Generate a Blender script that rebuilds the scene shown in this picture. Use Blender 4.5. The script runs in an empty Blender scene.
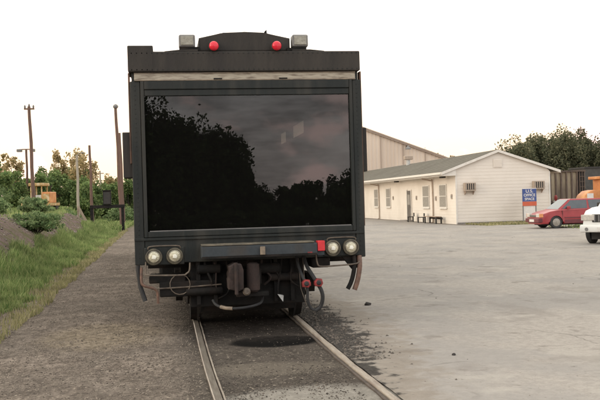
import bpy, bmesh, math, random
import numpy as np
from mathutils import Vector, Matrix
random.seed(7); R = math.radians
scene = bpy.context.scene
COL = scene.collection

# ------------------------------------------------------------------ camera
cam = bpy.data.objects.new('camera', bpy.data.cameras.new('camera')); COL.objects.link(cam)
yaw, pitch, roll, eye = 0.149428, 0.0, 0.028805, 1.66915
F = Vector((math.sin(yaw), math.cos(yaw), 0)); r0 = Vector((math.cos(yaw), -math.sin(yaw), 0)); u0 = Vector((0, 0, 1))
rr = r0*math.cos(roll) - u0*math.sin(roll); uu = r0*math.sin(roll) + u0*math.cos(roll)
cam.matrix_world = Matrix(((rr.x, uu.x, -F.x, 0), (rr.y, uu.y, -F.y, 0), (rr.z, uu.z, -F.z, eye), (0, 0, 0, 1)))
cam.data.sensor_width = 36; cam.data.lens = 883.27/600*36
cam.data.clip_start = 0.1; cam.data.clip_end = 3000
scene.camera = cam

# ------------------------------------------------------------------ sky, sun, exposure
SUN_EL, SUN_AZ = R(15), R(-103)          # low evening sun on the left, softened by thin cloud
w = bpy.data.worlds.new("World"); scene.world = w; w.use_nodes = True
nt = w.node_tree; nt.nodes.clear(); N = nt.nodes.new; Lk = nt.links.new
out = N('ShaderNodeOutputWorld'); bg = N('ShaderNodeBackground'); Lk(bg.outputs[0], out.inputs[0]); bg.inputs[1].default_value = 0.1
sky = N('ShaderNodeTexSky'); sky.sky_type = 'NISHITA'; sky.sun_disc = False
sky.sun_elevation = SUN_EL; sky.sun_rotation = SUN_AZ; sky.dust_density = 3.0; sky.air_density = 1.2
tc = N('ShaderNodeTexCoord'); sep = N('ShaderNodeSeparateXYZ'); Lk(tc.outputs['Generated'], sep.inputs[0])
# cloud deck: grey-blue in the east, blown out in the west, warm near the horizon
mr = N('ShaderNodeMapRange'); Lk(sep.outputs['Y'], mr.inputs[0]); mr.inputs[1].default_value = -0.75; mr.inputs[2].default_value = 0.6
mr.interpolation_type = 'SMOOTHSTEP'
deck = N('ShaderNodeMixRGB'); Lk(mr.outputs[0], deck.inputs[0]); deck.inputs[1].default_value = (13.2, 13.6, 13.9, 1); deck.inputs[2].default_value = (17.3, 16.8, 15.2, 1)
mh = N('ShaderNodeMapRange'); Lk(sep.outputs['Z'], mh.inputs[0]); mh.inputs[1].default_value = -0.02; mh.inputs[2].default_value = 0.30
mh.inputs[3].default_value = 1.0; mh.inputs[4].default_value = 0.0; mh.interpolation_type = 'SMOOTHSTEP'
hz = N('ShaderNodeMixRGB'); Lk(mh.outputs[0], hz.inputs[0]); Lk(deck.outputs[0], hz.inputs[1])
hzc = N('ShaderNodeMixRGB'); Lk(mr.outputs[0], hzc.inputs[0]); hzc.inputs[1].default_value = (15.5, 13.2, 12.2, 1); hzc.inputs[2].default_value = (15.5, 11.0, 7.4, 1)
Lk(hzc.outputs[0], hz.inputs[2])
mp = N('ShaderNodeMapping'); mp.inputs['Scale'].default_value = (3.2, 3.2, 15); Lk(tc.outputs['Generated'], mp.inputs[0])
cn = N('ShaderNodeTexNoise'); cn.inputs['Scale'].default_value = 2.6; cn.inputs['Detail'].default_value = 7; cn.inputs['Roughness'].default_value = .58; Lk(mp.outputs[0], cn.inputs[0])
cr = N('ShaderNodeMapRange'); Lk(cn.outputs[0], cr.inputs[0]); cr.inputs[1].default_value = .36; cr.inputs[2].default_value = .64; cr.inputs[3].default_value = .55; cr.inputs[4].default_value = 1.25
# thin cloud evens out where the western glare swamps it
ev = N('ShaderNodeMixRGB'); Lk(mr.outputs[0], ev.inputs[0]); Lk(cr.outputs[0], ev.inputs[1]); ev.inputs[2].default_value = (1, 1, 1, 1)
ml = N('ShaderNodeMixRGB'); ml.blend_type = 'MULTIPLY'; ml.inputs[0].default_value = 1; Lk(hz.outputs[0], ml.inputs[1]); Lk(ev.outputs[0], ml.inputs[2])
mx = N('ShaderNodeMixRGB'); mx.inputs[0].default_value = .93; Lk(sky.outputs[0], mx.inputs[1]); Lk(ml.outputs[0], mx.inputs[2])
pm = N('ShaderNodeMapping'); pm.inputs['Scale'].default_value = (7, 7, 13); pm.inputs['Location'].default_value = (3.1, 1.7, .4); Lk(tc.outputs['Generated'], pm.inputs[0])
pn_ = N('ShaderNodeTexNoise'); pn_.inputs['Scale'].default_value = 1.6; pn_.inputs['Detail'].default_value = 5; Lk(pm.outputs[0], pn_.inputs[0])
pr = N('ShaderNodeMapRange'); Lk(pn_.outputs[0], pr.inputs[0]); pr.inputs[1].default_value = .53; pr.inputs[2].default_value = .68; pr.interpolation_type = 'SMOOTHSTEP'; pf = N('ShaderNodeMath'); pf.operation = 'MULTIPLY'; Lk(pr.outputs[0], pf.inputs[0]); Lk(mh.outputs[0], pf.inputs[1])
pk = N('ShaderNodeMixRGB'); Lk(pf.outputs[0], pk.inputs[0]); Lk(mx.outputs[0], pk.inputs[1]); pk.inputs[2].default_value = (25, 17.5, 16, 1)   # pink lit cloud tufts low in the sky
Lk(pk.outputs[0], bg.inputs[0])
sl = bpy.data.lights.new('sun', 'SUN'); sl.energy = .95; sl.angle = R(40); sl.color = (1, .86, .68)
so = bpy.data.objects.new('sun', sl); COL.objects.link(so)
sd = Vector((math.sin(SUN_AZ)*math.cos(SUN_EL), math.cos(SUN_AZ)*math.cos(SUN_EL), math.sin(SUN_EL)))
so.rotation_euler = sd.to_track_quat('Z', 'Y').to_euler()
scene.view_settings.view_transform = 'Standard'; scene.view_settings.look = 'None'; scene.view_settings.exposure = 0.27; scene.view_settings.gamma = 1

# ------------------------------------------------------------------ materials
def mat(name, c1, c2=None, scale=6, rough=.8, metal=0, bump=.0, bscale=None, detail=6, spec=.5, stretch=None, lo=.35, hi=.65, c3=None, s3=.7):
    m = bpy.data.materials.new(name); m.use_nodes = True; t = m.node_tree; b = t.nodes['Principled BSDF']
    b.inputs['Roughness'].default_value = rough; b.inputs['Metallic'].default_value = metal; b.inputs['Specular IOR Level'].default_value = spec
    co = t.nodes.new('ShaderNodeTexCoord'); src = co.outputs['Object']
    if stretch:
        q = t.nodes.new('ShaderNodeMapping'); q.inputs['Scale'].default_value = stretch; t.links.new(src, q.inputs[0]); src = q.outputs[0]
    c2 = c2 or tuple(x*.75 for x in c1)
    n = t.nodes.new('ShaderNodeTexNoise'); n.inputs['Scale'].default_value = scale; n.inputs['Detail'].default_value = detail; n.inputs['Roughness'].default_value = .62
    t.links.new(src, n.inputs[0])
    g = t.nodes.new('ShaderNodeMapRange'); g.inputs[1].default_value = lo; g.inputs[2].default_value = hi; t.links.new(n.outputs[0], g.inputs[0])
    x = t.nodes.new('ShaderNodeMixRGB'); x.inputs[1].default_value = (*c1, 1); x.inputs[2].default_value = (*c2, 1); t.links.new(g.outputs[0], x.inputs[0])
    col = x.outputs[0]
    if c3:
        n3 = t.nodes.new('ShaderNodeTexNoise'); n3.inputs['Scale'].default_value = s3; n3.inputs['Detail'].default_value = 5; t.links.new(src, n3.inputs[0])
        g3 = t.nodes.new('ShaderNodeMapRange'); g3.inputs[1].default_value = .5; g3.inputs[2].default_value = .66; t.links.new(n3.outputs[0], g3.inputs[0])
        x3 = t.nodes.new('ShaderNodeMixRGB'); x3.inputs[2].default_value = (*c3, 1); t.links.new(col, x3.inputs[1]); t.links.new(g3.outputs[0], x3.inputs[0]); col = x3.outputs[0]
    t.links.new(col, b.inputs['Base Color'])
    if bump:
        nb = t.nodes.new('ShaderNodeTexNoise'); nb.inputs['Scale'].default_value = bscale or scale*4; nb.inputs['Detail'].default_value = 4; t.links.new(src, nb.inputs[0])
        bp = t.nodes.new('ShaderNodeBump'); bp.inputs['Strength'].default_value = bump; bp.inputs['Distance'].default_value = .02; t.links.new(nb.outputs[0], bp.inputs['Height']); t.links.new(bp.outputs[0], b.inputs['Normal'])
    return m
def leafmat(name, c1, c2, c3, trans=.35):
    m = bpy.data.materials.new(name); m.use_nodes = True; t = m.node_tree; b = t.nodes['Principled BSDF']; b.inputs['Roughness'].default_value = .75
    b.inputs['Specular IOR Level'].default_value = .2
    g = t.nodes.new('ShaderNodeNewGeometry'); r = t.nodes.new('ShaderNodeValToRGB'); t.links.new(g.outputs['Random Per Island'], r.inputs[0])
    r.color_ramp.elements[0].color = (*c1, 1); r.color_ramp.elements[1].color = (*c2, 1); e = r.color_ramp.elements.new(.9); e.color = (*c3, 1); r.color_ramp.elements[1].position = .75
    co = t.nodes.new('ShaderNodeTexCoord'); n = t.nodes.new('ShaderNodeTexNoise'); n.inputs['Scale'].default_value = .9; t.links.new(co.outputs['Object'], n.inputs[0])
    h = t.nodes.new('ShaderNodeHueSaturation'); q = t.nodes.new('ShaderNodeMapRange'); q.inputs[1].default_value = .3; q.inputs[2].default_value = .7; q.inputs[3].default_value = .7; q.inputs[4].default_value = 1.35
    t.links.new(n.outputs[0], q.inputs[0]); t.links.new(q.outputs[0], h.inputs['Value']); t.links.new(r.outputs[0], h.inputs['Color']); t.links.new(h.outputs[0], b.inputs['Base Color'])
    tr = t.nodes.new('ShaderNodeBsdfTranslucent'); t.links.new(h.outputs[0], tr.inputs[0]); ms = t.nodes.new('ShaderNodeMixShader'); ms.inputs[0].default_value = trans
    o = t.nodes['Material Output']; t.links.new(b.outputs[0], ms.inputs[1]); t.links.new(tr.outputs[0], ms.inputs[2]); t.links.new(ms.outputs[0], o.inputs[0])
    return m
M = {}
M['coach'] = mat('dark coach paint', (.012, .0155, .0145), (.021, .0225, .0195), 5, .55, bump=.2, bscale=25, stretch=(1.6, 1, .22), c3=(.036, .035, .029), s3=2.6, spec=.35)
M['roofpaint'] = mat('sooty roof paint', (.040, .036, .032), (.055, .048, .041), 4, .85, bump=.2, bscale=30, stretch=(1.4, 1, .4), spec=.3, c3=(.04, .036, .033), s3=3)
M['edge'] = mat('brown flare fringe', (.13, .07, .045), (.07, .045, .035), 6, .8)  # brown flare fringe along the coach edges, painted as a strip colour
M['cream'] = mat('weathered cream strip', (.46, .41, .32), (.36, .31, .24), 5, .7, stretch=(1, 1, 6), c3=(.2, .16, .12), s3=6)
M['black'] = mat('grimy black iron', (.008, .0075, .007), (.016, .014, .012), 7, .8, bump=.3, c3=(.026, .019, .015), s3=4, spec=.25)
M['blackin'] = mat('dark cabin lining', (.03, .028, .027), (.02, .02, .02), 4, .9)
M['beam'] = mat('worn blue grey beam', (.026, .034, .040), (.042, .05, .055), 5, .6, bump=.3, stretch=(1, 1, .6), c3=(.045, .042, .038), s3=3)
M['tan'] = mat('scuffed tan metal', (.30, .235, .165), (.14, .11, .085), 9, .6)
M['capm'] = mat('worn olive edge', (.20, .165, .115), (.075, .07, .055), 6, .6, stretch=(1, 1, 3))
M['rodm'] = mat('dull steel rod', (.20, .16, .12), (.09, .07, .055), 12, .6, metal=.2)
M['copper'] = mat('rusty copper pipe', (.20, .11, .075), (.09, .055, .042), 14, .55, metal=.2)
M['rust'] = mat('brown rust', (.052, .032, .026), (.028, .02, .017), 9, .9, bump=.3)
M['redp'] = mat('red enamel', (.72, .035, .045), (.55, .03, .035), 9, .4)
M['redl'] = mat('red lamp lens', (.85, .035, .06), (.7, .02, .04), 5, .15)
M['gladred'] = mat('faded red iron', (.36, .04, .038), (.15, .025, .025), 20, .6)
M['chrome'] = mat('lamp chrome', (.30, .27, .2), (.15, .13, .10), 12, .3, metal=.6)
M['lamprim'] = mat('aged brass rim', (.16, .14, .095), (.07, .062, .05), 12, .45, metal=.3)
M['lens'] = mat('ribbed lamp glass', (.75, .70, .53), (.44, .40, .28), 30, .12, metal=.3, bump=.4, bscale=60)
M['lens_glint'] = mat('painted lens highlight', (.95, .93, .8), (.85, .82, .7), 30, .1)
M['boxlens'] = mat('floodlight glass', (.36, .34, .28), (.24, .225, .18), 14, .2, bump=.3, bscale=40)
M['rubber'] = mat('black rubber', (.02, .02, .021), (.035, .034, .033), 10, .7)
M['white'] = mat('white metal', (.6, .6, .57), (.4, .39, .36), 12, .5)
M['railtop'] = mat('polished rail head', (.34, .30, .25), (.22, .18, .145), 5, .38, metal=.5, stretch=(6, .6, 1))
M['railrust'] = mat('pale brown rusted rail', (.38, .325, .26), (.27, .22, .175), 3.5, .6, stretch=(6, 1, 1), bump=.5, bscale=30, c3=(.22, .17, .135), s3=2)
M['railside'] = mat('rail web rust', (.10, .075, .058), (.06, .045, .036), 10, .9)
M['siding'] = mat('cream painted siding', (.78, .71, .62), (.745, .675, .585), 1.2, .7, c3=(.70, .63, .54), s3=.5)
M['trim'] = mat('white painted trim', (.76, .72, .65), (.66, .61, .54), 3, .6)
M['shingle'] = mat('olive grey shingles', (.10, .09, .068), (.14, .125, .097), 3, .95, bump=.6, bscale=14, c3=(.10, .088, .066), s3=.6)
M['blind'] = mat('greyish window blind', (.34, .31, .26), (.25, .23, .20), 3, .5, stretch=(1, 1, 9))
M['bench'] = mat('weathered bench wood', (.42, .32, .24), (.30, .22, .165), 8, .8)
M['doorbrown'] = mat('grey brown door', (.14, .12, .10), (.10, .085, .07), 4, .6)
M['shed'] = mat('pinkish tan steel sheet', (.74, .62, .50), (.71, .585, .47), .6, .6, stretch=(1, 1, .2), c3=(.66, .54, .43), s3=.3)
M['shedtrim'] = mat('brown shed trim', (.42, .33, .26), (.36, .27, .21), 3, .6)
M['acm'] = mat('air conditioner tan', (.44, .35, .27), (.34, .27, .21), 6, .6)
M['dark'] = mat('dark grille', (.03, .028, .026), (.045, .04, .035), 6, .8)
M['signblue'] = mat('sign blue', (.045, .075, .23), (.055, .09, .26), 5, .5)
M['signred'] = mat('sign orange red', (.62, .13, .06), (.5, .10, .05), 5, .5)
M['signwhite'] = mat('sign white', (.74, .71, .66), (.66, .62, .57), 5, .5)
M['carred'] = mat('red car paint', (.36, .045, .05), (.30, .035, .04), 2, .3)
M['carlow'] = mat('maroon sill paint', (.16, .03, .035), (.11, .022, .027), 3, .5)
M['carwhite'] = mat('white car paint', (.80, .79, .75), (.76, .75, .71), 2, .28)
M['carglass'] = mat('car glass', (.045, .055, .06), (.06, .07, .075), 3, .08, spec=.9)
M['carlamp'] = mat('car lamp glass', (.65, .6, .52), (.5, .46, .42), 16, .15)
M['amber'] = mat('amber lamp', (.75, .30, .12), (.6, .24, .1), 9, .2)
M['hub'] = mat('hub cap', (.42, .38, .33), (.22, .2, .17), 16, .35, metal=.4)
M['grey'] = mat('grey plastic', (.22, .21, .20), (.16, .155, .15), 8, .6)
M['pole'] = mat('creosoted pole wood', (.19, .115, .085), (.12, .075, .057), 5, .95, stretch=(4, 4, .5))
M['palepole'] = mat('pale grey pole', (.42, .37, .29), (.32, .28, .22), 5, .8, stretch=(4, 4, .5))
M['plank'] = mat('pale timber', (.38, .30, .21), (.24, .19, .14), 7, .9, stretch=(1, 4, 4))
M['yellow'] = mat('yellow machine paint', (.52, .34, .12), (.32, .20, .09), 5, .7, c3=(.62, .48, .30), s3=2)
M['orange'] = mat('orange machine paint', (.62, .25, .08), (.50, .19, .065), 4, .5, c3=(.7, .33, .12), s3=2)
M['gond'] = mat('sun bleached wagon sheet', (.42, .345, .235), (.28, .22, .15), 1.6, .8, stretch=(1, 1, .35), c3=(.17, .13, .095), s3=1)
M['gondrib'] = mat('dark wagon rib', (.085, .062, .05), (.13, .09, .065), 5, .8)
M['hopper'] = mat('slate grey wagon', (.085, .08, .072), (.062, .058, .052), 3, .8)
M['stone'] = mat('grey stone', (.30, .27, .24), (.2, .18, .16), 9, .95, bump=.6)
M['clod'] = mat('dark clod', (.05, .043, .038), (.03, .026, .024), 20, .95)
M['bark'] = mat('tree bark', (.07, .055, .042), (.045, .036, .03), 8, .95, bump=.6)
M['leafL'] = leafmat('left tree leaves', (.05, .10, .035), (.115, .185, .06), (.26, .32, .12))
M['leafG'] = leafmat('golden evening leaves', (.15, .13, .055), (.28, .22, .10), (.50, .38, .20), .5)
M['leafR'] = leafmat('grey green tree leaves', (.045, .058, .032), (.095, .108, .06), (.20, .19, .11))
M['leafF'] = leafmat('far olive leaves', (.13, .115, .06), (.2, .16, .09), (.30, .22, .13), .45)
M['leafD'] = leafmat('deep green leaves', (.018, .032, .014), (.035, .055, .022), (.06, .085, .03))
M['bush'] = leafmat('bush leaves', (.07, .13, .05), (.15, .225, .09), (.28, .34, .16), .45)
M['grassb'] = leafmat('tall grass blades', (.075, .145, .035), (.15, .25, .07), (.37, .40, .17), .4)
M['grassd'] = leafmat('dry verge grass', (.17, .18, .065), (.29, .28, .12), (.44, .38, .22), .4)
def glassmat():
    m = bpy.data.materials.new('tinted glass'); m.use_nodes = True; t = m.node_tree; o = t.nodes['Material Output']; t.nodes.remove(t.nodes['Principled BSDF'])
    tr = t.nodes.new('ShaderNodeBsdfTransparent'); tr.inputs[0].default_value = (.40, .40, .41, 1)
    gl = t.nodes.new('ShaderNodeBsdfGlossy'); gl.inputs['Roughness'].default_value = .006; gl.inputs[0].default_value = (.96, 1, 1, 1)
    fr = t.nodes.new('ShaderNodeFresnel'); fr.inputs[0].default_value = 1.6
    co = t.nodes.new('ShaderNodeTexCoord'); n = t.nodes.new('ShaderNodeTexNoise'); n.inputs['Scale'].default_value = 1.3; t.links.new(co.outputs['Object'], n.inputs[0])
    bp = t.nodes.new('ShaderNodeBump'); bp.inputs['Strength'].default_value = .02; bp.inputs['Distance'].default_value = .03; t.links.new(n.outputs[0], bp.inputs['Height']); t.links.new(bp.outputs[0], gl.inputs['Normal'])
    ms = t.nodes.new('ShaderNodeMixShader'); t.links.new(fr.outputs[0], ms.inputs[0]); t.links.new(tr.outputs[0], ms.inputs[1]); t.links.new(gl.outputs[0], ms.inputs[2])
    df = t.nodes.new('ShaderNodeBsdfDiffuse'); df.inputs[0].default_value = (.30, .28, .26, 1); m2 = t.nodes.new('ShaderNodeMixShader'); m2.inputs[0].default_value = .014   # film of dust
    t.links.new(ms.outputs[0], m2.inputs[1]); t.links.new(df.outputs[0], m2.inputs[2]); t.links.new(m2.outputs[0], o.inputs[0]); return m
M['glass'] = glassmat()
M['clearglass'] = bpy.data.materials.new('sunlit roller blind'); M['clearglass'].use_nodes = True
t_ = M['clearglass'].node_tree; q_ = t_.nodes.new('ShaderNodeBsdfTranslucent'); q_.inputs[0].default_value = (.6, .55, .47, 1); t_.links.new(q_.outputs[0], t_.nodes['Material Output'].inputs[0]); t_.nodes.remove(t_.nodes['Principled BSDF'])

# ------------------------------------------------------------------ helpers
def tag(o, label=None, cat=None, group=None, kind=None):
    if label: o['label'] = label
    if cat: o['category'] = cat
    if group: o['group'] = group
    if kind: o['kind'] = kind
    return o
def thing(name, label, cat, loc=(0, 0, 0), rz=0, group=None):
    o = bpy.data.objects.new(name, None); COL.objects.link(o); o.location = loc; o.rotation_euler = (0, 0, rz); o.empty_display_size = .2
    return tag(o, label, cat, group)
class MB:
    def __init__(s): s.bm = bmesh.new()
    def box(s, x0, x1, y0, y1, z0, z1, bev=0, rot=None):
        vs = [s.bm.verts.new((x, y, z)) for x in (x0, x1) for y in (y0, y1) for z in (z0, z1)]
        fs = [s.bm.faces.new([vs[i] for i in q]) for q in ((0, 1, 3, 2), (4, 6, 7, 5), (0, 4, 5, 1), (2, 3, 7, 6), (0, 2, 6, 4), (1, 5, 7, 3))]
        if rot is not None:
            c = Vector(((x0+x1)/2, (y0+y1)/2, (z0+z1)/2)); bmesh.ops.rotate(s.bm, verts=vs, cent=c, matrix=rot)
        if bev:
            es = list({e for f in fs for e in f.edges}); bmesh.ops.bevel(s.bm, geom=es, offset=bev, segments=2, affect='EDGES', profile=.5)
        return s
    def tube(s, pts, rad, seg=8, closed=False):
        pts = [Vector(p) for p in pts]
        if len(pts) >= 4 and not closed and not isinstance(rad, (list, tuple)):
            q = [pts[0]]+pts+[pts[-1]]; out_ = []
            for i in range(1, len(q)-2):
                for k in range(4):
                    t = k/4; a, b, c, d = q[i-1:i+3]; out_.append(.5*((2*b)+(c-a)*t+(2*a-5*b+4*c-d)*t*t+(3*b-a-3*c+d)*t**3))
            pts = out_+[pts[-1]]
        rings = []; n = len(pts); rads = rad if isinstance(rad, (list, tuple)) else [rad]*n
        for i, p in enumerate(pts):
            if closed: d = pts[(i+1) % n]-pts[i-1]
            else: d = pts[min(i+1, n-1)]-pts[max(i-1, 0)]
            d.normalize(); a = d.orthogonal() if i == 0 else (prev - d*prev.dot(d)); a.normalize(); prev = a; b = d.cross(a)
            rings.append([s.bm.verts.new(p+(a*math.cos(t)+b*math.sin(t))*rads[i]) for t in [2*math.pi*k/seg for k in range(seg)]])
        for i in range(n if closed else n-1):
            A, B = rings[i], rings[(i+1) % n]
            for k in range(seg): s.bm.faces.new((A[k], A[(k+1) % seg], B[(k+1) % seg], B[k]))
        if not closed: s.bm.faces.new(rings[0][::-1]); s.bm.faces.new(rings[-1])
        return s
    def lathe(s, prof, axis='Y', c=(0, 0, 0), seg=24):
        # prof: (offset along axis, radius)
        rings = []
        for (t, r) in prof:
            ring = []
            for k in range(seg):
                a = 2*math.pi*k/seg; u, v = math.cos(a)*max(r, 1e-4), math.sin(a)*max(r, 1e-4)
                p = {'Y': (u, t, v), 'X': (t, u, v), 'Z': (u, v, t)}[axis]; ring.append(s.bm.verts.new((p[0]+c[0], p[1]+c[1], p[2]+c[2])))
            rings.append(ring)
        for A, B in zip(rings[:-1], rings[1:]):
            for k in range(seg): s.bm.faces.new((A[k], A[(k+1) % seg], B[(k+1) % seg], B[k]))
        s.bm.faces.new(rings[0][::-1]); s.bm.faces.new(rings[-1]); return s
    def prism(s, poly, axis, a0, a1, bev=0):
        # poly in the plane normal to axis: 'Y' -> (x,z), 'X' -> (y,z), 'Z' -> (x,y)
        f = {'Y': lambda p, a: (p[0], a, p[1]), 'X': lambda p, a: (a, p[0], p[1]), 'Z': lambda p, a: (p[0], p[1], a)}[axis]
        A = [s.bm.verts.new(f(p, a0)) for p in poly]; B = [s.bm.verts.new(f(p, a1)) for p in poly]; n = len(poly)
        fa = s.bm.faces.new(A[::-1]); fb = s.bm.faces.new(B)
        for i in range(n): s.bm.faces.new((A[i], A[(i+1) % n], B[(i+1) % n], B[i]))
        if bev: bmesh.ops.bevel(s.bm, geom=list(fa.edges)+list(fb.edges), offset=bev, segments=2, affect='EDGES', profile=.5)
        return s
    def build(s, name, m, parent=None, loc=None, smooth=False, kind=None, label=None):
        bmesh.ops.recalc_face_normals(s.bm, faces=s.bm.faces)
        me = bpy.data.meshes.new(name); s.bm.to_mesh(me); s.bm.free(); me.materials.append(m)
        if smooth:
            for f in me.polygons: f.use_smooth = True
            me.set_sharp_from_angle(angle=R(38))
        o = bpy.data.objects.new(name, me); COL.objects.link(o)
        if parent: o.parent = parent
        if loc: o.location = loc
        if kind: o['kind'] = kind
        if label: o['label'] = label
        return o
def bx(*a, **k): return MB().box(*a, **k)
def npmesh(name, V, Fc, m, smooth=False):
    me = bpy.data.meshes.new(name); V = np.asarray(V, dtype=np.float32); Fc = np.asarray(Fc, dtype=np.int32)
    me.vertices.add(len(V)); me.vertices.foreach_set('co', V.ravel()); k = Fc.shape[1]
    me.loops.add(Fc.size); me.loops.foreach_set('vertex_index', Fc.ravel()); me.polygons.add(len(Fc))
    me.polygons.foreach_set('loop_start', np.arange(len(Fc), dtype=np.int32)*k); me.polygons.foreach_set('loop_total', np.full(len(Fc), k, dtype=np.int32))
    if smooth: me.polygons.foreach_set('use_smooth', np.ones(len(Fc), dtype=bool))
    me.update(calc_edges=True); me.materials.append(m); return me
def link(name, me, parent=None, loc=None):
    o = bpy.data.objects.new(name, me); COL.objects.link(o)
    if parent: o.parent = parent
    if loc: o.location = loc
    return o
def copy_part(o, loc, parent, rot=None):
    c = o.copy(); COL.objects.link(c); c.parent = parent; c.location = loc
    if rot: c.rotation_euler = rot
    return c
def copy_tree(o, parent=None):
    c = o.copy(); COL.objects.link(c); c.parent = parent
    for ch in o.children: copy_tree(ch, c)
    return c
def vnoise(x, y, seed=0):
    x = np.asarray(x, float); y = np.asarray(y, float); xi = np.floor(x).astype(int); yi = np.floor(y).astype(int); fx = x-xi; fy = y-yi
    fx = fx*fx*(3-2*fx); fy = fy*fy*(3-2*fy)
    def h(a, b):
        v = np.sin(a*127.1+b*311.7+seed*74.7)*43758.5453; return v-np.floor(v)
    return (h(xi, yi)*(1-fx)+h(xi+1, yi)*fx)*(1-fy)+(h(xi, yi+1)*(1-fx)+h(xi+1, yi+1)*fx)*fy
def fbm(x, y, seed=0, o=4):
    s = 0; a = .5; f = 1
    for i in range(o): s = s+a*(vnoise(x*f, y*f, seed+i)-.5); a *= .5; f *= 2.1
    return s
def sstep(t): t = np.clip(t, 0, 1); return t*t*(3-2*t)

# ------------------------------------------------------------------ ground
G0 = -.03
def ground_z(x, y):
    x = np.asarray(x, float); y = np.asarray(y, float)
    near = sstep((-3.35+.35*fbm(y*.25, x*.1, 5)-x)/2.4)*(1-sstep((y-53)/6)*sstep((x+9.2)/1.6))*sstep((y-9)/9)
    z = G0 + 1.30*near + near*.35*fbm(x*.7, y*.4, 3) + sstep((-2.2-x)/1)*.12*fbm(x*1.3, y*1.3, 9)
    far = sstep((y-130)/200)
    return z*(1-far)+far*G0
def axis_pts(segs):
    r = []
    for a, b, s in segs: r += list(np.arange(a, b, s))
    r.append(segs[-1][1]); return np.array(r)
gx = axis_pts([(-900, -60, 60), (-60, -20, 4), (-20, 4, .3), (4, 40, 3), (40, 900, 60)]); gy = axis_pts([(-700, -60, 60), (-60, 5, 4), (5, 70, .5), (70, 140, 5), (140, 1500, 80)])
X, Y = np.meshgrid(gx, gy); Z = ground_z(X, Y); V = np.stack([X.ravel(), Y.ravel(), Z.ravel()], 1)
nx, ny = len(gx), len(gy); ii, jj = np.meshgrid(np.arange(nx-1), np.arange(ny-1)); a = (jj*nx+ii).ravel(); Fc = np.stack([a, a+1, a+nx+1, a+nx], 1)

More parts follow.
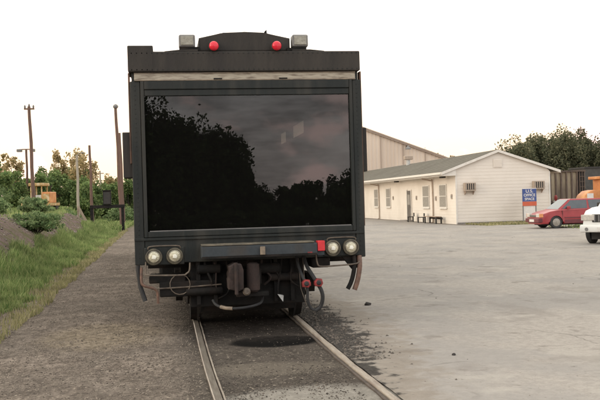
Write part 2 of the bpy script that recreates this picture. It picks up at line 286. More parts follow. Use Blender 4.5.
def groundmat():
    m = bpy.data.materials.new('cinder and gravel ground'); m.use_nodes = True; t = m.node_tree; b = t.nodes['Principled BSDF']; b.inputs['Roughness'].default_value = 1; b.inputs['Specular IOR Level'].default_value = .02
    L = t.links.new; Nn = t.nodes.new
    co = Nn('ShaderNodeTexCoord'); P = co.outputs['Object']; sx = Nn('ShaderNodeSeparateXYZ'); L(P, sx.inputs[0])
    def noise(s, d=6, st=None):
        n = Nn('ShaderNodeTexNoise'); n.inputs['Scale'].default_value = s; n.inputs['Detail'].default_value = d; n.inputs['Roughness'].default_value = .65
        if st: q = Nn('ShaderNodeMapping'); q.inputs['Scale'].default_value = st; L(P, q.inputs[0]); L(q.outputs[0], n.inputs[0])
        else: L(P, n.inputs[0])
        return n.outputs[0]
    def rng(v, a, c, lo=0, hi=1):
        g = Nn('ShaderNodeMapRange'); g.inputs[1].default_value = a; g.inputs[2].default_value = c; g.inputs[3].default_value = lo; g.inputs[4].default_value = hi; g.interpolation_type = 'SMOOTHSTEP'; L(v, g.inputs[0]); return g.outputs[0]
    def mixc(f, c1, c2):
        x = Nn('ShaderNodeMixRGB'); L(f, x.inputs[0])
        for i, c in ((1, c1), (2, c2)):
            if isinstance(c, tuple): x.inputs[i].default_value = (*c, 1)
            else: L(c, x.inputs[i])
        return x.outputs[0]
    def math_(op, a, c):
        x = Nn('ShaderNodeMath'); x.operation = op
        for i, v in ((0, a), (1, c)):
            if isinstance(v, (int, float)): x.inputs[i].default_value = v
            else: L(v, x.inputs[i])
        return x.outputs[0]
    def spot(cx, cy, rx, ry, soft=.5, ns=1.6, na=.9):
        dx = math_('DIVIDE', math_('SUBTRACT', sx.outputs['X'], cx), rx); dy = math_('DIVIDE', math_('SUBTRACT', sx.outputs['Y'], cy), ry)
        d = math_('ADD', math_('MULTIPLY', dx, dx), math_('MULTIPLY', dy, dy)); d = math_('ADD', d, math_('MULTIPLY', math_('SUBTRACT', noise(ns, 5), .5), na*2)); return rng(d, 1-soft, 1+soft, 1, 0)
    fine = math_('ADD', math_('MULTIPLY', rng(noise(38, 6), .3, .7), .45), math_('MULTIPLY', rng(noise(13, 4, (1, .6, 1)), .38, .64), .55)); med = rng(noise(2.2, 7), .42, .6); big = rng(noise(.45, 5), .4, .62)
    grav = mixc(fine, (.078, .063, .053), (.25, .203, .165)); grav = mixc(med, grav, mixc(fine, (.125, .102, .085), (.32, .263, .215)))
    grav = mixc(math_('MULTIPLY', big, .5), grav, (.095, .08, .068))
    # between the rails and beside them: darker, oilier cinders
    tr = math_('MULTIPLY', rng(math_('ADD', sx.outputs['X'], math_('MULTIPLY', noise(2), .3)), .0, .55), rng(sx.outputs['X'], 2.5, 3.5, 1, 0))
    dark = mixc(fine, (.045, .039, .034), (.10, .086, .072)); dark = mixc(med, dark, (.068, .058, .05))
    c = mixc(math_('MULTIPLY', tr, .85), grav, dark)
    c = mixc(math_('MULTIPLY', rng(noise(5.5, 6), .58, .68), .6), c, mixc(fine, (.05, .042, .034), (.10, .085, .07)))
    c = mixc(math_('MULTIPLY', rng(noise(27, 3), .6, .68), .8), c, (.42, .355, .28))
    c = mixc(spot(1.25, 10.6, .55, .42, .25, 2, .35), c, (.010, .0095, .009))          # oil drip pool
    c = mixc(math_('MULTIPLY', math_('MULTIPLY', rng(math_('ADD', sx.outputs['Y'], math_('MULTIPLY', noise(1.8), 1.2)), 10.9, 12.0), rng(sx.outputs['X'], .0, .5)), .85), c, mixc(fine, (.014, .012, .011), (.045, .038, .033)))  # shade under the coach, painted into the ground colour
    c = mixc(math_('MULTIPLY', spot(1.25, 7.35, .85, .6, .5, 1.6, .5), .85), c, mixc(fine, (.22, .20, .172), (.34, .31, .27)))
    c = mixc(math_('MULTIPLY', spot(.95, 8.9, .7, .35, .6, 2.2, .7), .4), c, (.20, .17, .135))
    c = mixc(math_('MULTIPLY', spot(-.85, 11.8, .75, 1.1, .8, 3, .8), .55), c, mixc(fine, (.14, .11, .075), (.36, .29, .20)))   # scattered straw
    # left bank : bare reddish grey earth
    bank = rng(sx.outputs['X'], -3.2, -2.2, 1, 0); earth = mixc(fine, (.11, .078, .07), (.21, .155, .14)); earth = mixc(med, earth, (.115, .105, .06))
    c = mixc(bank, c, earth)
    farg = rng(sx.outputs['Y'], 62, 80); c = mixc(math_('MULTIPLY', farg, rng(sx.outputs['X'], -2.8, -2.2, 1, 0)), c, mixc(med, (.09, .11, .04), (.15, .15, .06)))
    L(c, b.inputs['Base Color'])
    bp = Nn('ShaderNodeBump'); bp.inputs['Strength'].default_value = .7; bp.inputs['Distance'].default_value = .03; L(noise(26, 5), bp.inputs['Height']); L(bp.outputs[0], b.inputs['Normal'])
    return m, (noise, rng, mixc, math_, spot)
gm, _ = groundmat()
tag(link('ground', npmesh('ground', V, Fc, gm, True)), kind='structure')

# paved lot: its own sheet, ragged edge along the right rail
def lotmat():
    m = bpy.data.materials.new('worn pale paving'); m.use_nodes = True; t = m.node_tree; b = t.nodes['Principled BSDF']; b.inputs['Roughness'].default_value = .95; b.inputs['Specular IOR Level'].default_value = .06
    L = t.links.new; Nn = t.nodes.new; co = Nn('ShaderNodeTexCoord'); P = co.outputs['Object']; sx = Nn('ShaderNodeSeparateXYZ'); L(P, sx.inputs[0])
    def noise(s, d=6, st=None, off=0):
        n = Nn('ShaderNodeTexNoise'); n.inputs['Scale'].default_value = s; n.inputs['Detail'].default_value = d; n.inputs['Roughness'].default_value = .62
        q = Nn('ShaderNodeMapping'); q.inputs['Scale'].default_value = st or (1, 1, 1); q.inputs['Location'].default_value = (off, off*.7, 0); L(P, q.inputs[0]); L(q.outputs[0], n.inputs[0]); return n.outputs[0]
    def rng(v, a, c, lo=0, hi=1):
        g = Nn('ShaderNodeMapRange'); g.inputs[1].default_value = a; g.inputs[2].default_value = c; g.inputs[3].default_value = lo; g.inputs[4].default_value = hi; g.interpolation_type = 'SMOOTHSTEP'; L(v, g.inputs[0]); return g.outputs[0]
    def mixc(f, c1, c2):
        x = Nn('ShaderNodeMixRGB'); L(f, x.inputs[0])
        for i, c in ((1, c1), (2, c2)):
            if isinstance(c, tuple): x.inputs[i].default_value = (*c, 1)
            else: L(c, x.inputs[i])
        return x.outputs[0]
    def mu(a, c, op='MULTIPLY'):
        x = Nn('ShaderNodeMath'); x.operation = op
        for i, v in ((0, a), (1, c)):
            if isinstance(v, (int, float)): x.inputs[i].default_value = v
            else: L(v, x.inputs[i])
        return x.outputs[0]
    fine = mu(mu(rng(noise(45, 6), .3, .7), .5), mu(rng(noise(11, 7), .38, .62), .5), 'ADD'); c = mixc(fine, (.278, .248, .220), (.38, .343, .303))
    c = mixc(mu(rng(noise(.5, 5, (1, .7, 1)), .42, .6), .6), c, (.262, .243, .226))
    c = mixc(mu(rng(noise(1.3, 7, (.9, .8, 1), 5), .54, .68), .45), c, (.42, .385, .335))
    c = mixc(mu(rng(noise(1.5, 8, (.8, .9, 1), 11), .6, .68), .55), c, (.17, .145, .125))      # dark smears
    c = mixc(mu(rng(noise(3.5, 6, (.8, 1, 1), 21), .64, .72), .6), c, (.14, .12, .10))
    c = mixc(mu(rng(noise(.8, 7, (.7, .8, 1), 31), .55, .64), .4), c, (.20, .175, .155))
    # grime spilling off the track: wide by the coach, tapering towards the camera
    edge = mu(mu(sx.outputs['X'], mu(noise(2.4, 6, None, 3), 1.5), 'ADD'), mu(mu(sx.outputs['Y'], 12.5, 'SUBTRACT'), mu(sx.outputs['Y'], 12.5, 'SUBTRACT')), 'ADD') if False else None
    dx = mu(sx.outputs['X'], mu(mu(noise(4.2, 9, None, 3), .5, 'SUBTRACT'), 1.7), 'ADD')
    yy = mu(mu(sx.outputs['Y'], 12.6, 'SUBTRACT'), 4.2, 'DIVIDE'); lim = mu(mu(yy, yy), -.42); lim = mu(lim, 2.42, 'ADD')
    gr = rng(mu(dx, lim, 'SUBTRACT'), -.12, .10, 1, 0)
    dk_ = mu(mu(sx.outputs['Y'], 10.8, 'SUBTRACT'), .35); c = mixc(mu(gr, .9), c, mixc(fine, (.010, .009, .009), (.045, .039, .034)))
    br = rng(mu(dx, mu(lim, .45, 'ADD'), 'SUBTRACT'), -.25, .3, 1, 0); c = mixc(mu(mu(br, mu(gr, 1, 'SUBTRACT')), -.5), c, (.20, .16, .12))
    # fine cracks
    vo = Nn('ShaderNodeTexVoronoi'); vo.feature = 'DISTANCE_TO_EDGE'; vo.inputs['Scale'].default_value = .42
    wq = Nn('ShaderNodeMixRGB'); wq.blend_type = 'ADD'; wq.inputs[0].default_value = .45; L(P, wq.inputs[1]); nz_ = Nn('ShaderNodeTexNoise'); nz_.inputs['Scale'].default_value = 1.3; nz_.inputs['Detail'].default_value = 6; L(P, nz_.inputs[0]); L(nz_.outputs['Color'], wq.inputs[2]); L(wq.outputs[0], vo.inputs['Vector'])
    c = mixc(mu(rng(noise(19, 3, None, 51), .66, .72), .6), c, (.15, .13, .11))
    ck = mu(rng(vo.outputs['Distance'], .002, .009, 1, 0), rng(noise(.35, 3, None, 41), .48, .6)); c = mixc(mu(ck, .55), c, (.12, .105, .09))
    # dirt strip towards the building
    far = rng(mu(sx.outputs['Y'], noise(.6, 4), 'ADD'), 46.6, 47.4)
    L(c, b.inputs['Base Color'])
    bp = Nn('ShaderNodeBump'); bp.inputs['Strength'].default_value = .35; bp.inputs['Distance'].default_value = .015; L(noise(30, 5), bp.inputs['Height']); L(bp.outputs[0], b.inputs['Normal'])
    return m
# rail centre line: bends gently to the right towards the camera and behind it
def track_x(y): return 1.071 + (max(0, 10.5-y)**2)/300
ys = [-60, -30, -14] + [round(-10+.25*i, 3) for i in range(120)] + [30+4*i for i in range(20)] + [150, 400, 1200]
mb = bmesh.new(); Lv = []; Rv = []
for y in ys:
    e = track_x(max(y, -14))+.7175+.058 + .02*random.random(); Lv.append(mb.verts.new((e, y, G0+.012))); Rv.append(mb.verts.new((700, y, G0+.012)))
for i in range(len(ys)-1): mb.faces.new((Lv[i], Rv[i], Rv[i+1], Lv[i+1]))
me = bpy.data.meshes.new('paved_lot'); mb.to_mesh(me); mb.free(); me.materials.append(lotmat()); tag(link('paved_lot', me), kind='structure')

# ------------------------------------------------------------------ rails
def rail(side, m, label, jitter):
    t = thing('rail', label, 'rail', (1.071+side*.7175, 0, 0), 0, 'rails of the embedded track')
    yy = [y for y in ys if -14 <= y <= 120]
    def sweep(prof, nm, mm):
        b = bmesh.new(); rings = []
        for y in yy:
            x = track_x(y)-1.071; j = jitter*(random.random()-.5); rings.append([b.verts.new((x+px*(1+j*4), y, pz+j*.12)) for px, pz in prof])
        for A, B in zip(rings[:-1], rings[1:]):
            for k in range(len(prof)): b.faces.new((A[k], A[(k+1) % len(prof)], B[(k+1) % len(prof)], B[k]))
        b.faces.new(rings[0]); b.faces.new(rings[-1][::-1]); bmesh.ops.recalc_face_normals(b, faces=b.faces)
        q = bpy.data.meshes.new(nm); b.to_mesh(q); b.free(); q.materials.append(mm); return link(nm, q, t)
    sweep([(-.036, -.03), (-.036, -.006), (-.028, 0), (.028, 0), (.036, -.006), (.036, -.03)], 'rail_head', m)
    sweep([(-.012, -.10), (-.012, -.0302), (.012, -.0302), (.012, -.10)], 'rail_web', M['railside'])
    return t, sweep
lt, lsw = rail(-1, M['railtop'], 'narrow worn steel rail running under the coach on the gravel side', .015)
lsw([(.052, -.04), (.052, -.012), (.068, -.012), (.068, -.04)], 'flangeway_strip', M['railrust'])
rt, rsw = rail(1, M['railrust'], 'pale rust brown rail at the edge of the paved lot', .05)
rsw([(-.075, -.05), (-.075, -.016), (-.050, -.013), (-.050, -.05)], 'flangeway_strip', M['railside'])

# ------------------------------------------------------------------ gravel stones
def stones(name, n, fx, seed, smin, smax, m, kindlabel):
    rg = np.random.default_rng(seed); xy = fx(rg, n); n = len(xy); s = rg.uniform(smin, smax, n)*rg.choice([.6, 1, 1, 1.5], n)
    base = np.array([(1, 0, 0), (0, 1, 0), (-1, 0, 0), (0, -1, 0), (0, 0, .75), (0, 0, -.6)], float)
    V = base[None]*rg.uniform(.6, 1.25, (n, 6, 1)); an = rg.uniform(0, 6.28, n); c, q = np.cos(an)[:, None], np.sin(an)[:, None]
    x = V[..., 0]*c-V[..., 1]*q; y = V[..., 0]*q+V[..., 1]*c
    V = np.stack([x*s[:, None]+xy[:, :1], y*s[:, None]+xy[:, 1:2], V[..., 2]*s[:, None]+(ground_z(xy[:, 0], xy[:, 1])+s*.2)[:, None]], -1)
    f = np.array([(0, 1, 4), (1, 2, 4), (2, 3, 4), (3, 0, 4), (1, 0, 5), (2, 1, 5), (3, 2, 5), (0, 3, 5)])
    Fc = (f[None]+np.arange(n)[:, None, None]*6).reshape(-1, 3); o = link(name, npmesh(name, V.reshape(-1, 3), Fc, m)); tag(o, kindlabel, 'gravel', kind='stuff'); return o
def stonemat(name, c1, c2, c3):
    m = leafmat(name, c1, c2, c3, 0.0); return m
M['gravel'] = stonemat('mixed gravel', (.07, .058, .048), (.17, .14, .112), (.27, .225, .18))
def fx_left(rg, n):
    y = 6+ (rg.random(n)**1.6)*26; x = rg.uniform(-2.2, .28, n); k = vnoise(x*2.2, y*2.2, 4) > rg.random(n)*.9; return np.stack([x[k], y[k]], 1)
stones('gravel', 60000, fx_left, 1, .004, .009, M['gravel'], 'brown grey gravel covering the yard left of the track')
def fx_mid(rg, n):
    y = 6+ (rg.random(n)**1.6)*14; x = rg.uniform(.42, 1.68, n); k = (vnoise(x*3, y*3, 8) > rg.random(n)*1.1) & ((y < 9.6) | (rg.random(n) < .12)); return np.stack([x[k], y[k]], 1)
M['cinder'] = stonemat('dark cinders', (.03, .026, .023), (.08, .068, .056), (.17, .14, .115))
stones('cinders', 22000, fx_mid, 2, .004, .009, M['cinder'], 'dark cinders packed between the two rails')
def fx_spill(rg, n):
    y = rg.uniform(9.0, 16.5, n); x = 1.86+np.abs(rg.normal(0, .27, n)); return np.stack([x, y], 1)
stones('spilled_cinders', 7000, fx_spill, 3, .006, .022, M['cinder'], 'dark cinders spilled over the paving right of the rail')
def fx_lot(rg, n):
    y = 6.2+rg.random(n)**1.5*20; x = rg.uniform(1.95, 9, n); return np.stack([x, y], 1)
stones('loose_pebbles', 260, fx_lot, 6, .007, .018, M['cinder'], 'sparse dark pebbles strewn on the pale paving')
def fx_bank(rg, n):
    y = 14+rg.random(n)*42; x = rg.uniform(-9, -3.4, n); k = vnoise(x*1.3, y*.8, 9) > rg.random(n); return np.stack([x[k], y[k]], 1)
M['bankstone'] = stonemat('bank rubble', (.07, .05, .045), (.20, .15, .135), (.34, .28, .25))
stones('bank_rubble', 16000, fx_bank, 9, .012, .04, M['bankstone'], 'reddish grey rubble lying on the earth bank')
rg = random.Random(3)
def lump(name, label, cat, loc, s, m, sq=.7):
    b = bmesh.new(); bmesh.ops.create_icosphere(b, subdivisions=2, radius=s)
    for v in b.verts: v.co *= .8+.4*rg.random(); v.co.z = v.co.z*sq
    me = bpy.data.meshes.new(name); b.to_mesh(me); b.free(); me.materials.append(m); o = link(name, me, None, (loc[0], loc[1], loc[2]+s*sq*.5)); tag(o, label, cat); return o
lump('clod', 'small dark clod lying alone on the paving right of the coach', 'clod', (3.08, 13.6, G0+.01), .05, M['clod'])
lump('clod', 'tiny dark clod on the open paving in the right foreground', 'clod', (2.95, 9.0, G0+.01), .022, M['clod'])

# ------------------------------------------------------------------ grass and weeds
def blades(name, label, n, region, hfun, wid, m, seed, cat='grass'):
    rg = np.random.default_rng(seed); xy = region(rg, n); n = len(xy); h = hfun(rg, xy); w = wid*rg.uniform(.6, 1.4, n)*(1+xy[:, 1]/45)
    a = rg.uniform(0, 6.28, n); lean = rg.normal(0, .28, (n, 2))*h[:, None]; z0 = ground_z(xy[:, 0], xy[:, 1])-.01
    dx, dy = np.cos(a)*w, np.sin(a)*w; P0 = np.stack([xy[:, 0]-dx, xy[:, 1]-dy, z0], 1); P1 = np.stack([xy[:, 0]+dx, xy[:, 1]+dy, z0], 1)
    mid = np.stack([xy[:, 0]+lean[:, 0]*.35, xy[:, 1]+lean[:, 1]*.35, z0+h*.6], 1); hw = np.stack([dx*.7, dy*.7, 0*dx], 1)
    tip = np.stack([xy[:, 0]+lean[:, 0], xy[:, 1]+lean[:, 1], z0+h*(1-.15*rg.random(n))], 1)
    V = np.stack([P0, P1, mid+hw, mid-hw, tip], 1).reshape(-1, 3); i = np.arange(n)[:, None]*5
    Fc = np.concatenate([i+np.array([0, 1, 2]), i+np.array([0, 2, 3]), i+np.array([3, 2, 4])]); o = link(name, npmesh(name, V, Fc, m)); tag(o, label, cat, kind='stuff'); return o
def rA(rg, n):
    y = 9.5+rg.random(n)**1.5*50; x = -2.15-rg.random(n)**1.1*(1.9+.6*vnoise(y*.45, y*0, 14)); ed = -2.12-.45*vnoise(y*.9, x*0, 2)-.35*vnoise(y*3.1, x*0, 5)-.012*(y-12); k = (x < ed) & (vnoise(x*1.5, y*1.5, 12) > rg.random(n)*.55); return np.stack([x[k], y[k]], 1)
def hA(rg, p): return (.10+.30*sstep((-2.35-p[:, 0])/1.3)*vnoise(p[:, 0]*1.1, p[:, 1]*.8, 3)+.05*rg.random(len(p)))*rg.uniform(.6, 1.25, len(p))
blades('grass', 'tall green grass and weeds between the gravel yard and the earth bank', 90000, rA, hA, .006, M['grassb'], 11)
def rB(rg, n):
    y = 10+rg.random(n)**1.4*50; x = -2.0-np.abs(rg.normal(0, .28, n))-.012*(y-12)-.15*vnoise(y*1.3, y*0, 6); k = vnoise(x*2.5, y*2.5, 33) > rg.random(n)*.9; return np.stack([x[k], y[k]], 1)
blades('dry_grass', 'straw coloured verge grass fringing the gravel yard', 20000, rB, lambda rg, p: rg.uniform(.03, .15, len(p)), .005, M['grassd'], 12)
def rC(rg, n):
    y = rg.uniform(14, 60, n); x = rg.uniform(-15, -4.2, n); k = vnoise(x*.7, y*.22, 22) > .68+rg.random(n)*.25; return np.stack([x[k], y[k]], 1)
blades('bank_weeds', 'clumps of green weeds growing over the earth bank', 60000, rC, lambda rg, p: rg.uniform(.08, .32, len(p)), .008, M['grassb'], 13, 'weeds')
def rD(rg, n):
    y = rg.uniform(56, 100, n); x = rg.uniform(-20, -2.9, n); return np.stack([x, y], 1)
blades('meadow_grass', 'yellow green grass spreading beyond the black steel stand', 45000, rD, lambda rg, p: rg.uniform(.15, .5, len(p)), .02, M['grassb'], 14)
def rE(rg, n):
    y = 45.8+rg.random(n)*3.4; x = rg.uniform(17.0, 27, n); k = vnoise(x*1.4, y*2, 2) > rg.random(n)*.95; return np.stack([x[k], y[k]], 1)
blades('verge_weeds', 'dusty weeds along the foot of the white office gable wall', 9000, rE, lambda rg, p: rg.uniform(.04, .18, len(p)), .014, M['grassd'], 15, 'weeds')
def rF(rg, n):
    y = rg.uniform(38.3, 42.5, n); x = rg.uniform(18.6, 25, n); k = vnoise(x*2, y*2, 2) > rg.random(n)*1.1; return np.stack([x[k], y[k]], 1)
blades('tuft_grass', 'thin green tufts in the paving under the red car', 3500, rF, lambda rg, p: rg.uniform(.03, .14, len(p)), .010, M['grassb'], 16)
# dirt strip in front of the gable
V = []; xs = np.linspace(16.3, 60, 90)
for i, x in enumerate(xs): V += [(x, 46.9+.35*math.sin(x*1.3)+.3*random.random(), G0+.016), (x, 95, G0+.016)]
Fc = [(2*i, 2*i+2, 2*i+3, 2*i+1) for i in range(len(xs)-1)]
M['dirt'] = mat('brown dirt verge', (.13, .10, .08), (.19, .155, .12), 1.5, .95, c3=(.085, .075, .05), s3=.9)
tag(link('dirt_verge', npmesh('dirt_verge', V, Fc, M['dirt'])), kind='structure')

# ------------------------------------------------------------------ trees
def crown_mesh(name, m, rx, ry, rz, zc, n, leaf, seed, lobes=26, gap=.0, flat=0):
    rg = np.random.default_rng(seed); c = rg.normal(size=(lobes, 3)); c /= np.linalg.norm(c, axis=1)[:, None]; c *= rg.uniform(.35, .92, (lobes, 1))
    c[:, 2] = np.where(c[:, 2] < -.5, c[:, 2]*.6, c[:, 2]); lr = rg.uniform(.16, .36, lobes)
    k = rg.integers(0, lobes, n); d = rg.normal(size=(n, 3)); d /= np.linalg.norm(d, axis=1)[:, None]
    P = c[k]+d*lr[k][:, None]*rg.uniform(.35, 1.05, (n, 1))**.6
    st = rg.random(n) < .06; P[st] += rg.normal(0, .07, (st.sum(), 3))
    P = P*np.array([rx, ry, rz])+np.array([0, 0, zc])
    a = rg.normal(size=(n, 3)); a /= np.linalg.norm(a, axis=1)[:, None]; b = rg.normal(size=(n, 3)); b -= a*(a*b).sum(1)[:, None]; b /= np.linalg.norm(b, axis=1)[:, None]
    s = leaf*rg.uniform(.5, 1.4, (n, 1)); V = np.stack([P-a*s, P-b*s*.55, P+a*s, P+b*s*.55], 1).reshape(-1, 3)
    return npmesh(name, V, np.arange(4*n).reshape(-1, 4), m), c*np.array([rx, ry, rz])+np.array([0, 0, zc])
def tree(name, label, loc, h, rw, m, n=6000, leaf=.16, seed=1, low=.25, cat='tree', group=None, thick=.16, lobes=26, ry=None):
    z = float(ground_z(loc[0], loc[1])) if len(loc) < 3 else loc[2]; t = thing(name, label, cat, (loc[0], loc[1], z), 0, group)
    zb = h*low; rz = (h-zb)/2; zc = zb+rz; me, cs = crown_mesh('crown', m, rw, ry or rw, rz, zc, n, leaf, seed, lobes); link('crown', me, t)
    b = MB(); b.tube([(0, 0, -.1), (.03*h*.3, 0, h*.3), (0, .02*h, h*.6), (.02*h, 0, h*.85)], [thick, thick*.8, thick*.5, thick*.15], 7)
    for q in cs[:12]:
        b.tube([(0, 0, h*.22+.12*h*random.random()), (q[0]*.45, q[1]*.45, (q[2]+h*.35)/2), tuple(q)], [thick*.4, thick*.25, thick*.07], 5)
    b.build('trunk', M['bark'], t); return t
A = 'trees of the wood beyond the meadow'
TL = [ # x, y, h, rw, mat, label
 (-17.6, 88, 5.6, 2.3, 'leafL', 'dark leafy tree at the far left edge of the photo'),
 (-15.6, 93, 6.1, 1.5, 'leafG', 'golden topped tree second from the left edge, above the left lamp pole'),
 (-13.2, 96, 4.6, 2.2, 'leafL', 'low dark tree right behind the tall pole and yellow machine'),
 (-12.3, 104, 7.0, 1.1, 'leafG', 'thin wispy golden tree rising just right of the tall left pole'),
 (-10.9, 92, 4.3, 2.2, 'leafL', 'round dark tree right of the yellow machine'),
 (-10.4, 108, 7.4, 1.4, 'leafG', 'second wispy golden tree, halfway between the tall pole and pale pole'),
 (-8.7, 98, 6.3, 1.9, 'leafG', 'broad golden tree behind the pale lamp pole'),
 (-8.2, 90, 4.2, 1.9, 'leafL', 'dark bushy tree at the foot of the pale lamp pole'),
 (-6.3, 96, 4.3, 1.9, 'leafL', 'dark tree behind the black steel stand'),
 (-4.3, 100, 4.5, 1.9, 'leafL', 'dark tree just right of the black steel stand'),
 (-2.6, 108, 5.0, 2.2, 'leafL', 'dark tree partly hidden behind the coach'),
 (-6.9, 110, 5.9, 1.3, 'leafG', 'small wispy golden tree between the pale lamp pole and the stand'), (-18.6, 100, 6.6, 1.3, 'leafG', 'wispy golden tree at the left edge behind the dark one'),
 (-14.5, 84, 3.9, 2.2, 'leafL', 'dark shrubby tree left of the yellow machine')]
for i, (x, y, h, rw, m, lb) in enumerate(TL):
    tree('tree', lb, (x, y), h, rw, M[m], 6500 if m != 'leafG' else 1100, .14 if m != 'leafG' else .15, 100+i, -.12 if m != 'leafG' else .35, group=A, thick=.1)
B = 'trees behind the freight wagon'
for i in range(9):
    x_ = -19+2.1*i; tree('tree', ['leftmost', 'second', 'third', 'fourth', 'fifth', 'sixth', 'seventh', 'eighth', 'last'][i]+' of the low green trees forming the rear row of the left wood', (x_, 118+3*(i % 2)), 5.4+.5*math.sin(i*2.3), 2.1, M['leafL'], 6500, .17, 150+i, -.15, group='rear row of the left wood', thick=.1)
TR = [(42.6, 110, 7.3, 2.6, 'lowest tree of the right wood where it dips behind the gable'), (49.2, 115, 9.8, 3.0, 'tree in the rear of the right wood between second and tall round tree'), (52.8, 116, 10.2, 3.0, 'rear tree of the right wood left of the tallest one'), (56.6, 116, 10.2, 3.0, 'rear tree of the right wood right of the tallest one'), (44.2, 108, 8.3, 3.0, 'second lowest tree of the right wood, rising behind the gable'), (47.3, 112, 9.5, 3.3, 'second tree from the left in the right wood'),
      (51.0, 109, 9.9, 3.2, 'tall round tree in the middle of the right wood'), (54.6, 113, 10.5, 3.3, 'tallest tree of the right wood, above the freight wagon'),
      (58.6, 110, 9.9, 3.3, 'tree at the right edge of the photo above the orange machine'), (62.5, 114, 10.0, 3.4, 'tree just outside the right edge of the wood'),
      (40.9, 116, 6.4, 2.6, 'small tree peeping over the office roof ridge')]
for i, (x, y, h, rw, lb) in enumerate(TR):
    tree('tree', lb, (x, y), h, rw, M['leafR'], 15000, .15, 200+i, .05, group=B, thick=.25, lobes=80)
for i, (x, y, h, rw) in enumerate([(37.5, 150, 7.9, 3), (40.6, 148, 8.4, 3), (43.5, 152, 9.4, 3), (46.8, 150, 10, 3), (34.5, 152, 7.9, 3), (50, 152, 8.5, 3)]):
    tree('tree', ['hazy olive treetop over the shed end of the office roof', 'hazy olive treetop behind the roof vent pipe', 'hazy olive treetop above the middle of the roof slope', 'hazy olive treetop next to the gable peak', 'hazy olive treetop touching the corner of the tan shed', 'hazy olive treetop hidden behind the gable peak'][i], (x, y), h, rw, M['leafF'], 3500, .22, 300+i, .15, group='far treetops over the office roof', thick=.2)
C_ = 'trees behind the photographer mirrored in the coach window'
for i, (x, y, h, rw, lb) in enumerate([(-3.1, -26, 11.0, 3.0, 'tallest dark tree mirrored at the left edge of the coach window'), (-1.0, -25.5, 8.3, 2.1, 'second tall dark tree mirrored left of centre in the coach window'),
      (1.0, -24.5, 6.7, 2.0, 'rounded dark tree mirrored near the middle of the coach window'), (2.9, -25, 5.8, 1.9, 'lower round tree mirrored at the middle of the coach window'), (-9, -27, 9.5, 3.4, 'dark tree behind the photographer far to the left'),
      (4.0, -26.5, 3.7, 1.6, 'short dark tree mirrored where the wood drops in the coach window')]):
    tree('tree', lb, (x, y, G0), h, rw, M['leafD'], 20000, .11, 400+i, -.04, group=C_, thick=.2, lobes=110)
for i, (x, h) in enumerate([(5.8, 2.5), (7.3, 2.95), (8.8, 3.4), (10.3, 4.1), (12.2, 4.5), (14.6, 4.6)]):
    tree('tree', ['first and lowest', 'second', 'third', 'fourth', 'fifth', 'sixth'][i]+' scrubby tree from the left in the low wood mirrored in the window', (x, -25-.4*(i % 2), G0), h, 1.35, M['leafD'], 7000, .10, 500+i, -.05, group='low wood mirrored in the coach window', thick=.1, lobes=34)
for i in range(11):
    t = thing('bush', 'dark undergrowth bush, '+['leftmost', 'second', 'third', 'fourth', 'fifth', 'sixth', 'seventh', 'eighth', 'ninth', 'tenth', 'last'][i]+' from the left, mirrored along the bottom of the coach window', 'bush', (-4.6+1.55*i, -22.8+.5*(i % 3), G0), 0, 'undergrowth mirrored in the coach window')
    me, cs = crown_mesh('foliage', M['leafD'], 1.15, .7, .75, .62, 3500, .08, 700+i, 30); link('foliage', me, t)
# shrubs on the bank
for i, (x, y, h, rw, lb) in enumerate([(-4.7, 33, .85, .95, 'round green bush on the bank below the yellow machine'), (-6.4, 44, .8, .8, 'low leafy bush on the bank crest behind the round green bush'), (-9.7, 52, 1.1, .9, 'scrubby bush at the crest left of the yellow machine'),
      (-7.2, 55, .7, .7, 'scrubby bush right of the yellow machine on the crest'), (-6.5, 26.5, .7, .6, 'small bush low at the left edge of the photo'), (-11.5, 60, 2.2, 1.5, 'tall dark shrub at the left edge behind the bank'), (-6.9, 62, 1.4, 1.1, 'shrub beside the pale lamp pole'), (-4.0, 80, 1.6, 1.5, 'pale shrub seen through the black steel stand')]):
    z = float(ground_z(x, y)); t = thing('bush', lb, 'bush', (x, y, z), 0, 'bushes on the earth bank')
    me, cs = crown_mesh('foliage', M['bush'], rw, rw, h*.55, h*.5, 3800, .035+.0006*y, 600+i, 60); link('foliage', me, t)
    b = MB()
    for q in cs[:7]: b.tube([(0, 0, -.05), (q[0]*.5, q[1]*.5, q[2]*.5), tuple(q)], [.03, .02, .008], 5)
    b.build('stem', M['bark'], t)
# ------------------------------------------------------------------ white office building
bd = thing('office_building', 'long low cream office with an olive shingle roof and a gable end facing the lot', 'building', (16.66, 49.53, G0))
H = 3.0; W_ = 5.76; LEN = 35.0; AX = 2.57; AZ = 4.27; sl_, sr_ = .36, .335
def boards_side(x, y0, y1, z0, z1, sgn):
    m = MB(); z = z0
    while z < z1-.01:
        t = min(z+.19, z1); m.prism([(x, z), (x+sgn*.015, z), (x+sgn*.006, t), (x, t)], 'Y', y0, y1); z = t
    return m
wl = boards_side(0, 0.02, LEN, 0, 3.16, -1); wl.box(0, .12, .14, LEN, 0, 3.18); wl.build('side_wall', M['siding'], bd)
m = MB(); z = 0
def span(zz): 
    return (max(0, AX-(AZ-zz)/sl_) if zz > H else 0, min(W_, AX+(AZ-zz)/sr_) if zz > H else W_)
while z < AZ-.1:
    t = min(z+.19, AZ-.06); a0, a1 = span(z+.05); b0, b1 = span(t+.05)
    V8 = [(a0, -.015, z), (a1, -.015, z), (b1, -.006, t), (b0, -.006, t), (a0, .02, z), (a1, .02, z), (b1, .02, t), (b0, .02, t)]
    vs = [m.bm.verts.new(v) for v in V8]
    for f in ((0, 1, 2, 3), (5, 4, 7, 6), (0, 4, 5, 1), (3, 2, 6, 7), (0, 3, 7, 4), (1, 5, 6, 2)): m.bm.faces.new([vs[i] for i in f])
    z = t
